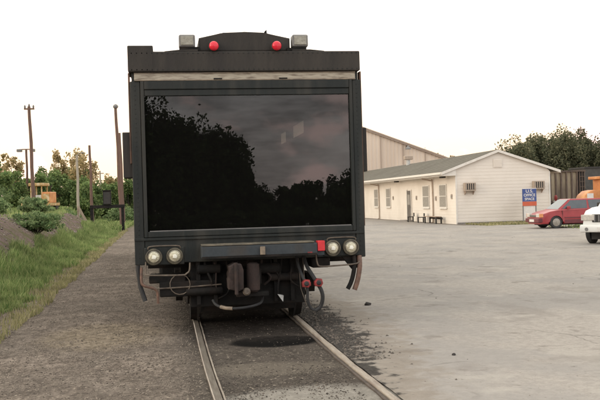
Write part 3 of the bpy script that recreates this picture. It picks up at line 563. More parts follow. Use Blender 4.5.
m.prism([(.14, 0), (W_-.02, 0), (W_-.02, 3.0), (AX, AZ-.15), (.14, 3.2)], 'Y', .022, .135); m.build('gable_wall', M['siding'], bd)
boards_side(W_, .02, LEN, 0, 2.95, 1).build('side_wall', M['siding'], bd)
bx(-.035, .06, -.036, .018, 0, 3.0).build('corner_board', M['trim'], bd); bx(W_-.06, W_+.035, -.036, .018, 0, 2.98).build('corner_board', M['trim'], bd)
# roof : shingle slabs plus soffit and fascias
EL = -.88; ER = W_+.62
def zl(x): return AZ+.05-(AX-x)*sl_
def zr(x): return AZ+.05-(x-AX)*sr_
m = MB(); m.prism([(EL, zl(EL)), (AX, zl(AX)), (ER, zr(ER)), (ER, zr(ER)-.07), (AX, zl(AX)-.08), (EL, zl(EL)-.07)], 'Y', -.16, LEN+.2); roof = m.build('roof', M['shingle'], bd)
m = MB()
for k in range(18):
    s = k/18; x0 = EL+(AX-EL)*s
    m.prism([(x0, zl(x0)+.001), (x0+.21, zl(x0+.21)+.001), (x0+.21, zl(x0+.21)+.004), (x0, zl(x0)+.016)], 'Y', -.15, LEN+.1)
m.build('shingle_course', M['shingle'], roof, kind='stuff')
bx(EL-.03, EL, -.17, LEN+.2, zl(EL)-.17, zl(EL)+.0).build('fascia', M['trim'], bd)
bx(EL-.12, EL-.032, -.15, LEN, zl(EL)-.13, zl(EL)-.02).build('gutter', M['trim'], bd)
bx(ER, ER+.03, -.17, LEN+.2, zr(ER)-.17, zr(ER)).build('fascia', M['trim'], bd)
bx(EL, 0, -.12, LEN, 2.86, 2.89).build('soffit', M['trim'], bd)
for x0, x1, f in ((EL, AX, zl), (AX, ER, zr)):
    MB().prism([(x0, f(x0)+.004), (x1, f(x1)+.004), (x1, f(x1)-.15), (x0, f(x0)-.15)], 'Y', -.19, -.163).build('rake_board', M['trim'], bd)
MB().prism([(EL, 2.87), (EL, zl(EL)-.1), (0, zl(0)-.12), (0, 2.87)], 'Y', -.1, -.04).build('eave_return', M['trim'], bd)
for (y0, y1) in ((1.75, 3.0), (5.3, 6.6), (15.2, 16.4), (19.1, 20.3), (28, 29.2)):
    wn = bx(-.06, -.028, y0-.07, y1+.07, .96, 2.42).build('window', M['trim'], bd)
    bx(-.066, -.0605, y0, y1, 1.03, 2.35).build('pane', M['blind'], wn)
    bx(-.078, -.067, y0, y1, 1.66, 1.70).build('sash_bar', M['trim'], wn); bx(-.11, -.03, y0-.1, y1+.1, .90, .955).build('sill', M['trim'], wn)
d = bx(-.075, -.028, 9.5, 10.45, .02, 2.12).build('door', M['doorbrown'], bd)
bx(-.081, -.0755, 9.68, 10.27, 1.15, 1.85).build('pane', M['blind'], d); MB().lathe([(-.12, .03), (-.076, .02)], 'X', (0, 9.6, 1.0), 10).build('handle', M['chrome'], d)
for (a, b_) in ((9.4, 9.497), (10.453, 10.55)): bx(-.07, -.028, a, b_, 0, 2.2).build('door_frame', M['trim'], d)
bx(-.5, -.03, 9.2, 10.8, 0, .10).build('door_step', M['stone'], bd)
for yy in (4.35, 18.65): 
    MB().tube([(EL+.1, yy, 2.8), (-.2, yy, 2.68), (-.09, yy, 2.55), (-.09, yy, .15), (-.2, yy, .06)], .045, 8).build('downspout', M['acm'], bd)
for yy, zz in ((.75, 1.65), (3.85, 1.55), (8.2, 1.62), (14.4, 1.65)): 
    p = bx(-.055, -.028, yy-.12, yy+.12, zz-.14, zz+.14, .01).build('wall_plaque', M['acm'], bd); bx(-.06, -.0555, yy-.07, yy+.07, zz-.08, zz+.08).build('plate', M['grey'], p)
for yy in (1.3, 12.0): 
    p = bx(-.5, -.25, yy-.25, yy+.25, 2.76, 2.858, .02).build('eave_lamp', M['dark'], bd)
bx(AX-.27, AX+.27, -.05, -.027, 3.28, 3.78).build('gable_vent', M['siding'], bd)
v = bd.children[-1]
for k in range(6): bx(AX-.23, AX+.23, -.066, -.051, 3.32+k*.075, 3.36+k*.075).build('louvre', M['siding'], v)
for x0 in (.44, 4.66):
    a = bx(x0, x0+.66, -.34, -.03, 1.93, 2.42, .015).build('air_conditioner', M['acm'], bd)
    bx(x0+.05, x0+.61, -.352, -.341, 2.02, 2.37).build('grille_backing', M['dark'], a)
    for k in range(5): bx(x0+.05+k*.125, x0+.10+k*.125, -.362, -.3525, 2.02, 2.37).build('grille_bar', M['acm'], a)
    MB().prism([(-.30, 1.925), (-.03, 1.925), (-.03, 1.72)], 'X', x0+.06, x0+.10).build('bracket', M['shedtrim'], a); MB().prism([(-.30, 1.925), (-.03, 1.925), (-.03, 1.72)], 'X', x0+.56, x0+.60).build('bracket', M['shedtrim'], a)
bx(.02, W_+.05, -.12, -.03, 0, .12).build('foundation', M['stone'], bd)
# vent pipe on roof
v = thing('roof_vent', 'white sheet metal vent hood standing on the olive office roof', 'roof vent', (20.9-1.9, 68, zl(18.95-16.66)+G0-.02))
MB().lathe([(0, .16), (.35, .16), (.42, .15)], 'Z', (0, 0, 0), 14).build('pipe', M['white'], v)
bx(-.32, .34, -.25, .25, .45, .74, .03).build('hood', M['acm'], v)

# ------------------------------------------------------------------ steel shed behind
sh = thing('steel_shed', 'tall pinkish tan ribbed steel shed rising behind the white office', 'building', (17.08, 88, G0))
def shz(x): return 9.99-.372*abs(x)
ex = 11.66; pn = 10; pw = 2*ex/pn
for k in range(pn):
    a0, a1 = -ex+k*pw+.03, -ex+(k+1)*pw-.03; pts = [(a0, 0), (a1, 0), (a1, shz(a1)-.2), (a0, shz(a0)-.2)]
    m = MB().prism(pts, 'Y', 0, .06)
    for j in range(6):
        x = a0+.18+j*(pw-.4)/5; m.prism([(x-.03, 0), (x+.03, 0), (x+.03, shz(x+.03)-.22), (x-.03, shz(x-.03)-.22)], 'Y', -.04, -.001)
    m.build('wall_panel', M['shed'], sh)
    if k: bx(a0-.055, a0-.005, -.07, .0, 0, shz(a0)-.2).build('panel_seam', M['shedtrim'], sh)
MB().prism([(-ex, 0), (ex, 0), (ex, shz(ex)-.25), (0, shz(0)-.25), (-ex, shz(ex)-.25)], 'Y', .07, 30).build('shed_body', M['shed'], sh)
for s in (-1, 1):
    MB().prism([(0, shz(0)+.02), (s*(ex+.15), shz(ex+.15)+.02), (s*(ex+.15), shz(ex+.15)-.12), (0, shz(0)-.12)], 'Y', -.25, 30.2).build('roof_slope', M['shedtrim'], sh)
    MB().prism([(0, shz(0)-.125), (s*(ex+.1), shz(ex+.1)-.125), (s*(ex+.1), shz(ex+.1)-.26), (0, shz(0)-.26)], 'Y', -.2, -.08).build('rake_trim', M['shedtrim'], sh)
lp = MB().tube([(7.32, -.07, 6.85), (7.32, -.5, 6.95), (7.32, -.75, 6.85)], .04, 8).build('wall_lamp', M['dark'], sh)
MB().lathe([(6.55, .30), (6.62, .30), (6.82, .1), (6.9, .06)], 'Z', (7.32, -.78, 0), 16).build('lamp_shade', M['grey'], lp)

# ------------------------------------------------------------------ things by the office
b = thing('bench', 'weathered wooden bench against the cream wall below the right office windows', 'bench', (16.2, 52.8, G0))
for k in range(3): bx(-.2+k*.135, -.08+k*.135, -1.25, 1.25, .42, .46, .006).build('seat_plank', M['bench'], b)
for yy in (-1.15, 1.15): 
    for xx in (-.17, .15): bx(xx, xx+.07, yy-.06, yy+.06, 0, .418).build('leg', M['dark'], b)
bx(.22, .25, -1.25, 1.25, .28, .40).build('stretcher', M['rust'], b)
for i, (y, lb) in enumerate([(55.2, 'dark low chair against the office wall just left of the bench'), (57.6, 'dark low chair alone between the office door and the bench')]):
    c = thing('chair', lb, 'chair', (16.15, y, G0), R(80), 'dark low chairs along the office wall')
    bx(-.22, .22, -.2, .2, .33, .38, .01).build('seat', M['dark'], c); bx(-.22, .22, -.25, -.2, .38, .62, .01).build('backrest', M['dark'], c)
    for sx_ in (-.19, .19):
        for sy_ in (-.17, .17): bx(sx_-.02, sx_+.02, sy_-.02, sy_+.02, 0, .329).build('leg', M['dark'], c)
s = thing('yard_sign', 'blue and orange sign with white lettering on a white board in front of the gable', 'sign', (20.48, 48, G0), R(-5))
bx(-.34, .34, .0, .04, .35, .99).build('lower_board', M['signwhite'], s)
for x in (-.39, .36): bx(x, x+.045, -.01, .055, 0, 1.98).build('post', M['grey'], s)
pb = bx(-.40, .415, -.03, -.012, 1.24, 1.96).build('blue_panel', M['signblue'], s); bx(-.40, .415, -.03, -.012, .99, 1.235).build('orange_panel', M['signred'], s)
bx(-.40, .415, -.034, -.01, 1.962, 2.0).build('top_trim', M['signwhite'], s)
def text(body, size, loc, parent, m, sx=1):
    cu = bpy.data.curves.new('lettering', 'FONT'); cu.body = body; cu.size = size; cu.align_x = 'CENTER'; cu.align_y = 'CENTER'; cu.extrude = .002; cu.offset = .004
    o = bpy.data.objects.new('tmp_text', cu); COL.objects.link(o); dg = bpy.context.evaluated_depsgraph_get(); me = bpy.data.meshes.new_from_object(o.evaluated_get(dg)); bpy.data.objects.remove(o)
    me.materials.clear(); me.materials.append(m); q = link('lettering', me, parent, loc); q.rotation_euler = (R(90), 0, 0); q.scale = (sx, 1, 1); return q
text('U.S.', .24, (0.01, -.034, 1.82), pb, M['signwhite'], 1.15); text('OFFICE', .22, (.01, -.034, 1.595), pb, M['signwhite'], .95); text('SPACE', .20, (.01, -.034, 1.375), pb, M['signwhite'], 1.0)
hy = thing('standpipe', 'short red standpipe beside the right corner of the office', 'standpipe', (23.93, 52, G0))
MB().lathe([(0, .1), (.08, .1), (.1, .06), (1.25, .06), (1.3, .1), (1.45, .1), (1.55, .03)], 'Z', seg=14).build('body', M['gladred'], hy, smooth=True)
MB().lathe([(-.16, .05), (.16, .05)], 'X', (0, 0, 1.15), 10).build('outlet', M['white'], hy)

# freight wagon behind
fw = thing('freight_wagon', 'sun bleached freight wagon with dark vertical ribs behind the office corner', 'freight wagon', (27.0, 62, G0))
bx(-3.6, 3.3, .02, 2.8, 1.1, 3.2).build('side_sheet', M['gond'], fw)
rib0 = bx(-.05, .05, -.1, .015, 1.02, 3.24).build('rib', M['gondrib'], fw, (-3.5, 0, 0))
for k in range(1, 17): copy_part(rib0, (-3.5+k*.42, 0, 0), fw)
bx(-3.65, 3.9, -.12, 2.9, 3.21, 3.32).build('top_rail', M['gondrib'], fw); bx(-3.65, 3.9, -.10, 2.9, .95, 1.09).build('side_sill', M['gondrib'], fw)
bx(3.36, 3.86, .0, 2.8, 1.1, 3.2).build('end_bulkhead', M['dark'], fw)
for x in (3.42, 3.62, 3.8): bx(x-.03, x+.03, -.08, -.002, 1.1, 3.2).build('ladder_post', M['gondrib'], fw)
for k in range(5): bx(3.45, 3.78, -.075, -.045, 1.3+k*.38, 1.35+k*.38).build('ladder_rung', M['gondrib'], fw)
for x in (-2.6, -1.4, 1.6, 2.8): MB().lathe([(.3, .42), (.36, .46), (.42, .42)], 'Y', (x, 0, .45), 20).build('wheel', M['rust'], fw)
bx(-3.2, 3.4, .4, 2.4, .5, .94).build('underframe', M['dark'], fw)
hp = thing('hopper_wagon', 'slate grey wagon standing behind the orange machine at the right edge', 'freight wagon', (38.3, 70, G0))
MB().prism([(-3.4, 3.68), (4, 3.72), (4, 1.2), (-2.9, 1.2), (-3.4, 2.0)], 'Y', 0, 2.8).build('hopper_body', M['hopper'], hp); bx(-3.5, 4, -.06, 2.9, 3.66, 3.8).build('top_rail', M['dark'], hp)
for x in (-2.2, -1.2, 1.2, 2.2): MB().lathe([(.3, .42), (.42, .42)], 'Y', (x, 0, .45), 18).build('wheel', M['rust'], hp)
bx(-3, 3.6, .4, 2.4, .6, 1.19).build('underframe', M['dark'], hp)

# orange machine at the right edge
om = thing('orange_loader', 'orange wheeled loader with a rounded hood cut off by the right edge', 'loader', (25.6, 50, G0))
MB().prism([(-1.1, .85), (-1.1, 1.2), (-.95, 1.5), (-.65, 1.74), (-.25, 1.80), (.0, 1.80), (.0, .85)], 'Y', -.5, .6, .04).build('hood', M['orange'], om, smooth=True)
bx(-.85, -.45, -.52, -.505, 1.2, 1.6).build('side_decal', M['signwhite'], om)
for x in (.12, 1.35): bx(x, x+.28, -.55, .65, .85, 2.42, .02).build('cab_post', M['orange'], om)
bx(-.15, 1.75, -.62, .72, 2.43, 2.60, .03).build('cab_roof', M['orange'], om); bx(.41, 1.34, -.5, .6, .85, 2.0).build('cab_interior', M['dark'], om)
bx(.41, 1.34, -.52, -.505, 1.5, 2.4).build('cab_window', M['carglass'], om)
bx(-1.3, 1.9, -.4, .5, .45, .84, .03).build('chassis', M['dark'], om)
for x in (-.7, 1.4):
    for y in (-.75, .55): 
        t_ = MB().lathe([(y, .42), (y+.04, .52), (y+.26, .52), (y+.3, .42)], 'Y', (x, 0, .52), 22).build('wheel', M['rubber'], om); MB().lathe([(y-.01, .25), (y+.0, .25)], 'Y', (x, 0, .52), 16).build('rim', M['orange'], t_)

# ------------------------------------------------------------------ cars
def arc(cx, cz, r, a0, a1, n): return [(cx+r*math.cos(R(a0+(a1-a0)*k/n)), cz+r*math.sin(R(a0+(a1-a0)*k/n))) for k in range(n+1)]
def car(label, loc, rz, W, paint, low, body, wheels, wr, green, belt, roofk, cat='car', name='parked_car', lampz=(.55, .72), grille=False, cladz=.42, group=None):
    t = thing(name, label, cat, loc, rz, group); h = W/2
    pts = [body[0]]
    # underside with wheel arches, left to right
    zb = body[0][1]
    und = [body[0]]
    for wx in wheels:
        ra = wr+.07; a = math.degrees(math.asin(min(1, max(-1, (zb-wr)/ra)))); und += arc(wx, wr, ra, 180-a, a, 10)
    und += [body[-1]]
    poly = und+body[1:-1][::-1]
    L_ = body[-1][0]
    m = MB().prism(poly, 'Y', -h, h, .055)
    for v in m.bm.verts:
        s = abs((v.co.x-L_/2)/(L_/2)); v.co.y *= 1-.09*max(0, s-.55)/.45*1.0; v.co.y *= 1-.05*max(0, v.co.z-.62)/.4
    bo = m.build('body', paint, t, smooth=True)
    # greenhouse
    gx0, gx1, rx0, rx1, zr_ = green
    A = [(gx0, -h*.93, belt), (gx1, -h*.93, belt), (gx1, h*.93, belt), (gx0, h*.93, belt)]; Bq = [(rx0, -h*roofk, zr_), (rx1, -h*roofk, zr_), (rx1, h*roofk, zr_), (rx0, h*roofk, zr_)]
    m = MB(); va = [m.bm.verts.new(p) for p in A]; vb = [m.bm.verts.new(p) for p in Bq]
    m.bm.faces.new(va[::-1]); tp = m.bm.faces.new(vb)
    for i in range(4): m.bm.faces.new((va[i], va[(i+1) % 4], vb[(i+1) % 4], vb[i]))
    bmesh.ops.bevel(m.bm, geom=[e for e in m.bm.edges if all(v.co.z > belt+.1 for v in e.verts) or abs(e.verts[0].co.z-e.verts[1].co.z) > .1], offset=.05, segments=3, affect='EDGES')
    ro = m.build('roof', paint, t, smooth=True)
    def lerp(p, q, s): return Vector(p).lerp(Vector(q), s)
    def patch(nm, c0, c1, c2, c3, off, parent):      # c0,c1 bottom, c2,c3 top
        n = (c1-c0).cross(c3-c0).normalized(); mid = (c0+c2)/2
        if n.dot(mid-Vector(((gx0+gx1)/2, 0, belt))) < 0: n = -n
        m = MB(); vs = [m.bm.verts.new(c+n*off) for c in (c0, c1, c2, c3)]; vs2 = [m.bm.verts.new(c+n*(off-.02)) for c in (c0, c1, c2, c3)]
        m.bm.faces.new(vs); m.bm.faces.new(vs2[::-1])
        for i in range(4): m.bm.faces.new((vs[i], vs[(i+1) % 4], vs2[(i+1) % 4], vs2[i]))
        return m.build(nm, M['carglass'], parent)
    def quad(pa, pb, qa, qb, s0, s1, t0, t1): 
        lo0, lo1, hi0, hi1 = lerp(pa, pb, s0), lerp(pa, pb, s1), lerp(qa, qb, s0), lerp(qa, qb, s1)
        return lerp(lo0, hi0, t0), lerp(lo1, hi1, t0), lerp(lo1, hi1, t1), lerp(lo0, hi0, t1)
    patch('windscreen', *quad(A[3], A[0], Bq[3], Bq[0], .06, .94, .05, .93), .008, t)
    patch('rear_window', *quad(A[1], A[2], Bq[1], Bq[2], .08, .92, .08, .9), .008, t)
    for (pa, pb, qa, qb) in ((A[0], A[1], Bq[0], Bq[1]), (A[3], A[2], Bq[3], Bq[2])):
        for (s0, s1) in ((.05, .48), (.52, .93)): patch('side_window', *quad(pa, pb, qa, qb, s0, s1, .08, .88), .008, t)
    for wx in wheels:
        for s in (-1, 1):
            y0, y1 = (s*(h-.20), s*(h-.012)); wk = MB().lathe([(y0, wr*.8), (y0+s*.03, wr), (y1-s*.03, wr), (y1, wr*.9), (y1-s*.008, wr*.66)], 'Y', (wx, 0, wr), 26).build('wheel', M['rubber'], t, smooth=True)
            MB().lathe([(y1-s*.03, wr*.65), (y1-s*.004, wr*.62), (y1+s*.004, wr*.3), (y1+s*.012, wr*.14)], 'Y', (wx, 0, wr), 20).build('rim', M['hub'], wk, smooth=True)
    bx(.3, L_-.3, -h+.25, h-.25, .16, zb+.1).build('underbody', M['dark'], t)
    for s in (-1, 1):
        hl = bx(body[1][0]-.03, body[1][0]+.10, min(s*h*.45, s*h*.86), max(s*h*.45, s*h*.86), lampz[0], lampz[1], .015).build('headlight', M['carlamp'], t)
        bx(body[1][0]-.01, body[1][0]+.16, min(s*h*.865, s*h*.945), max(s*h*.865, s*h*.945), lampz[0], lampz[1]).build('indicator', M['amber'] if not grille else M['carlamp'], t)
        bx(L_-.06, L_+.015, min(s*h*.5, s*h*.85), max(s*h*.5, s*h*.85), lampz[0]+.05, lampz[1]+.1).build('tail_light', M['redl'], t)
        mi = bx(green[0]+.42, green[0]+.56, min(s*h*.96, s*h*1.12), max(s*h*.96, s*h*1.12), belt+.02, belt+.16, .02).build('wing_mirror', paint if not grille else M['dark'], t)
    if low:
        for s in (-1, 1):
            bx(wheels[0]+wr+.1, wheels[1]-wr-.1, min(s*h, s*(h+.012)), max(s*h, s*(h+.012)), zb+.02, cladz, .004).build('sill_panel', low, t)
            bx(wheels[0]+wr+.1, wheels[1]-wr-.1, min(s*h, s*(h+.018)), max(s*h, s*(h+.018)), cladz+.06, cladz+.11, .004).build('side_moulding', low, t)
    for s in (-1, 1):
        for xx in (gx0+.18, (gx0+gx1)/2+.05): bx(xx, xx+.012, min(s*(h-.03), s*(h+.003)), max(s*(h-.03), s*(h+.003)), zb+.08, belt-.04).build('door_seam', M['dark'], t)
        bx((gx0+gx1)/2-.16, (gx0+gx1)/2-.02, min(s*(h-.01), s*(h+.02)), max(s*(h-.01), s*(h+.02)), belt-.16, belt-.13).build('door_handle', M['dark'], t)
    return t, h
rc, h = car('red hatchback with a maroon sill parked nose left in front of the gable', (17.35, 40.25, G0), 0, 1.66, M['carred'], M['carlow'],
    [(.05, .22), (.0, .55), (.05, .66), (.5, .80), (.98, .90), (3.55, .93), (3.98, .90), (4.12, .72), (4.1, .24)], (.80, 3.25), .30, (.92, 3.95, 1.58, 3.30, 1.38), .885, .74)
bx(-.08, .14, -h*.93, h*.93, .30, .50, .03).build('bumper', M['carlow'], rc); bx(-.09, -.081, -.27, .27, .33, .45).build('number_plate', M['signwhite'], rc)
bx(-.035, .08, -h*.42, h*.42, .56, .66, .01).build('grille', M['grey'], rc)
for k in range(3): bx(-.045, -.036, -h*.40, h*.40, .575+k*.03, .585+k*.03).build('grille_bar', M['chrome'], rc)
al = math.atan2(13.06, 26.5); dv = Vector((math.sin(al), math.cos(al), 0)); lf = Vector((-math.cos(al), math.sin(al), 0)); org = Vector((12.92, 26.5, G0))-lf*.90
sv, h = car('white off road vehicle facing the camera, cut off by the right edge', tuple(org), math.atan2(dv.y, dv.x)-R(24), 1.86, M['carwhite'], None,
    [(.05, .40), (.0, .62), (.03, .98), (.18, 1.10), (.75, 1.17), (1.25, 1.20), (4.3, 1.20), (4.5, 1.1), (4.5, .42)], (.72, 3.5), .38, (1.2, 4.4, 1.85, 4.3, 1.80), 1.17, .80, cat='off road vehicle', name='parked_off_roader', lampz=(.78, .96), grille=True)
bx(-.12, .10, -h*.97, h*.97, .40, .64, .05).build('bumper', M['carwhite'], sv, smooth=True)
for s in (-1, 1): MB().lathe([(-.135, .055), (-.121, .06), (-.10, .06)], 'X', (0, s*.66, .50), 14).build('fog_lamp', M['grey'], sv)
bx(-.02, .08, -.52, .52, .72, .97, .02).build('grille', M['dark'], sv); bx(-.14, -.121, -.3, .3, .44, .56).build('number_plate', M['signwhite'], sv)
for k in range(7): bx(-.032, -.021, -.44+k*.14, -.40+k*.14, .74, .95).build('grille_bar', M['grey'], sv)

# ------------------------------------------------------------------ poles and left side
def pole(name, label, top, base, r0_, r1_, m, cat='pole', group=None):
    t = thing(name, label, cat, base, 0, group); d = Vector(top)-Vector(base)
    n = 9; pts = [(d.x*k/n+.02*math.sin(k*1.3), d.y*k/n, d.z*k/n-.2*(k == 0)) for k in range(n+1)]
    MB().tube(pts, [r0_+(r1_-r0_)*k/n for k in range(n+1)], 9).build('shaft', m, t, smooth=True); return t, d
G_ = 'wooden utility poles left of the coach'
t, d = pole('utility_pole', 'tall brown utility pole at the far left with a small crosspiece on top', (-9.07, 62, 8.55), (-8.93, 62, 1.1), .14, .10, M['pole'], group=G_)
bx(d.x-.34, d.x+.34, -.07, .05, d.z-.22, d.z-.12).build('crosspiece', M['pole'], t)
for x in (-.28, 0, .28): MB().lathe([(-.12, .05), (-.02, .07), (.06, .05), (.1, .02)], 'Z', (d.x+x, 0, d.z-.0+(.08 if x == 0 else 0)), 10).build('insulator', M['grey'], t)
t, d = pole('lamp_pole', 'shorter brown pole behind the tall left one carrying two floodlights', (-14.30, 95, 7.8), (-14.3, 95, 1.2), .14, .11, M['pole'], 'lamp pole')
bx(d.x-.75, d.x+.75, -.05, .05, d.z-.1, d.z).build('crossarm', M['pole'], t)
for x in (-.68, .62): bx(d.x+x-.27, d.x+x+.27, -.3, .1, d.z-.32, d.z-.02, .05).build('floodlight', M['grey'], t)
t, d = pole('lamp_pole', 'pale slender lamp pole with a small curved arm above the timber brace', (-6.78, 70, 5.65), (-6.78, 70, -.05), .12, .09, M['palepole'], 'lamp pole')
MB().tube([(d.x, 0, d.z-.05), (d.x+.2, 0, d.z+.15), (d.x+.42, 0, d.z+.18)], .035, 8).build('lamp_arm', M['palepole'], t); bx(d.x+.32, d.x+.58, -.08, .08, d.z+.10, d.z+.17, .02).build('lamp_head', M['grey'], t)
pole('utility_pole', 'thin reddish brown pole rising behind the left leg of the black steel stand', (-5.47, 66, 6.1), (-5.42, 66, -.05), .12, .085, M['pole'], group=G_)
t, d = pole('utility_pole', 'tall dark pole with a round knob on top beside the right frame leg', (-3.42, 64, 8.6), (-3.22, 64, -.05), .15, .10, M['pole'], group=G_)
MB().lathe([(-.06, .08), (.0, .17), (.12, .19), (.22, .12), (.26, .03)], 'Z', (d.x, 0, d.z), 14).build('cap', M['grey'], t, smooth=True)
pole('utility_pole', 'reddish pole close behind the knob topped pole, nearer the coach', (-3.58, 72, 7.45), (-3.45, 72, -.05), .11, .08, M['pole'], group=G_)
t, d = pole('utility_pole', 'small pale far off pole with a short crossarm behind the black steel stand', (-7.23, 100, 5.55), (-7.23, 100, 0), .10, .08, M['palepole'], group=G_)
bx(d.x-.4, d.x+.4, -.04, .04, d.z-.35, d.z-.25).build('crossarm', M['palepole'], t)
fr = thing('equipment_stand', 'black steel equipment stand standing in the grass beside the left path', 'equipment stand', (-3.76, 58, G0))
for x in (-1.03, .92): bx(x-.09, x+.09, -.09, .09, -.1, 1.53, .01).build('leg', M['black'], fr)
bx(-1.14, 1.06, -.12, .12, 1.532, 1.74, .01).build('top_beam', M['black'], fr); bx(-1.0, .9, .3, .5, 1.56, 1.7).build('rear_beam', M['black'], fr)
for x in (-1.03, .92): bx(x-.07, x+.07, .33, .47, -.1, 1.558).build('leg', M['black'], fr)
rb = thing('relay_box', 'black relay cabinet sitting on the black steel stand', 'cabinet', (-3.80, 58, G0+1.745))
bx(-.25, .25, -.2, .25, 0, .90, .02).build('cabinet', M['black'], rb); bx(-.21, .21, -.215, -.202, .06, .82, .005).build('door', M['dark'], rb); bx(-.29, .29, -.24, .29, .902, .95, .01).build('lid', M['black'], rb)
# planks sliding down the bank
a, b_ = Vector((-6.35, 52, 1.36)), Vector((-5.0, 51.5, .50)); dd = b_-a
for i, off in enumerate((-.12, .13)):
    o = bx(-dd.length/2, dd.length/2, -.10, .10, -.03, .03, .004).build('plank', M['plank'], None, (a+b_)/2+Vector((off*.5, off*3, .04))); o.rotation_euler = (.1, math.atan2(-dd.z, dd.x), .06*i)
    tag(o, ['upper pale plank sliding down the end of the earth bank', 'lower pale plank lying beside the other on the bank end'][i], 'plank', 'planks on the earth bank')
a, b_ = Vector((-5.42, 56, 1.62)), Vector((-4.62, 56, .02)); dd = b_-a
o = bx(-dd.length/2, dd.length/2, -.05, .05, -.07, .07, .004).build('brace', M['plank'], None, (a+b_)/2); o.rotation_euler = (0, math.atan2(-dd.z, dd.x), 0); tag(o, 'pale diagonal timber brace leaning left of the black steel stand', 'timber')
pst = bx(-.05, .05, -.05, .05, -.1, 1.7).build('fence_post', M['plank'], None, (-5.45, 56.1, 0)); tag(pst, 'short pale post holding up the diagonal timber brace', 'post')
for i, (x, y, s_, lb) in enumerate([(-2.98, 84, .42, 'largest pale boulder at the far end of the gravel yard next to the coach'), (-3.5, 86, .30, 'pale boulder left of the largest one at the far end of the gravel yard'), (-2.6, 82, .25, 'small pale boulder partly hidden by the coach corner')]):
    q = lump('boulder', lb, 'boulder', (x, y, G0), s_, M['white'], .8); q['group'] = 'pale boulders at the end of the yard'
# yellow machine on the bank
ym = thing('yellow_machine', 'small yellow track machine with a roofed cab on top of the earth bank', 'track machine', (-10.1, 75, float(ground_z(-10.1, 75))), R(-12))
bx(-.95, 1.0, -1.2, 1.3, .42, .66, .02).build('chassis', M['yellow'], ym)
for x in (-.85, .85):
    for y in (-.8, .8): MB().lathe([(x-.1, .27), (x-.07, .33), (x+.07, .33), (x+.1, .27)], 'X', (0, y, .33), 18).build('wheel', M['rubber'], ym)
for x in (-.72, .18):
    for y in (-.7, .6): bx(x-.04, x+.04, y-.04, y+.04, .662, 2.05).build('cab_post', M['yellow'], ym)
bx(-.86, .34, -.9, .8, 2.052, 2.30, .05).build('cab_roof', M['yellow'], ym); bx(-.60, .06, -.5, .5, .662, 1.25, .03).build('seat_box', M['rust'], ym); bx(-.68, .14, -.72, -.70, 1.05, 1.32, .01).build('front_panel', M['white'], ym)
bx(.28, .95, -.95, .6, .662, 1.55, .06).build('engine_hood', M['orange'], ym); bx(.34, .89, -.97, -.952, .8, 1.4).build('radiator', M['yellow'], ym)
MB().tube([(.6, .2, 1.5), (.6, .2, 1.95), (.72, .2, 2.05)], .06, 8).build('exhaust', M['rust'], ym)
MB().tube([(-.9, -1.1, .5), (-1.25, -1.3, 1.2), (-1.2, -1.5, .3)], .05, 8).build('tool_arm', M['yellow'], ym)

# ------------------------------------------------------------------ the rail coach
co = thing('rail_coach', 'black rail inspection coach with a huge tinted end window, standing on the track', 'rail coach', (1.071, 11.57, 0))
K, Ri = M['coach'], M['roofpaint']; LC = 19.0
def P(name, m, *a, parent=co, **k):
    bev = k.pop('bev', 0); return bx(*a, bev).build(name, m, parent, **k)
P('side_wall', K, -1.48, -1.42, .02, LC, .98, 3.37)
m = MB(); m.box(1.44, 1.5, .02, LC, .98, 2.90); m.box(1.44, 1.5, .02, LC, 3.142, 3.37)
sl2 = [(.02, .10), (.38, 4.4), (5.9, 6.85), (7.8, LC)]
for a0, a1 in sl2: m.box(1.44, 1.5, a0, a1, 2.9001, 3.1419)
m.build('side_wall', K, co)
for a0, a1 in ((.10, .38), (4.4, 5.9), (6.85, 7.8)): P('side_pane', M['clearglass'], 1.462, 1.472, a0, a1, 2.9, 3.14)
P('floor', M['blackin'], -1.42, 1.44, .06, LC, .98, 1.10); P('ceiling', M['blackin'], -1.42, 1.44, .06, LC, 3.25, 3.37)
P('far_bulkhead', M['blackin'], -1.42, 1.44, LC-.1, LC, 1.1, 3.25)
P('inner_lining', M['blackin'], -1.418, -1.40, .08, LC-.12, 1.11, 3.24)
m = MB()
m.prism([(-1.50, 3.372), (1.515, 3.372), (1.515, 3.64), (-1.50, 3.64)], 'Y', .12, LC); m.build('roof', Ri, co)
P('roof_fascia', Ri, -1.515, 1.522, -.06, .118, 3.375, 3.635, bev=.012)
P('roof_block', Ri, -1.52, -1.195, -.064, .5, 3.38, 3.712, bev=.012)
MB().prism([(-1.05, 3.6405), (-.62, 3.6405), (-.62, 3.665), (-.86, 3.66)], 'Y', -.04, .3).build('light_ramp', Ri, co); MB().prism([(1.05, 3.6405), (.62, 3.6405), (.62, 3.66), (.86, 3.66)], 'Y', -.04, .3).build('light_ramp', Ri, co)
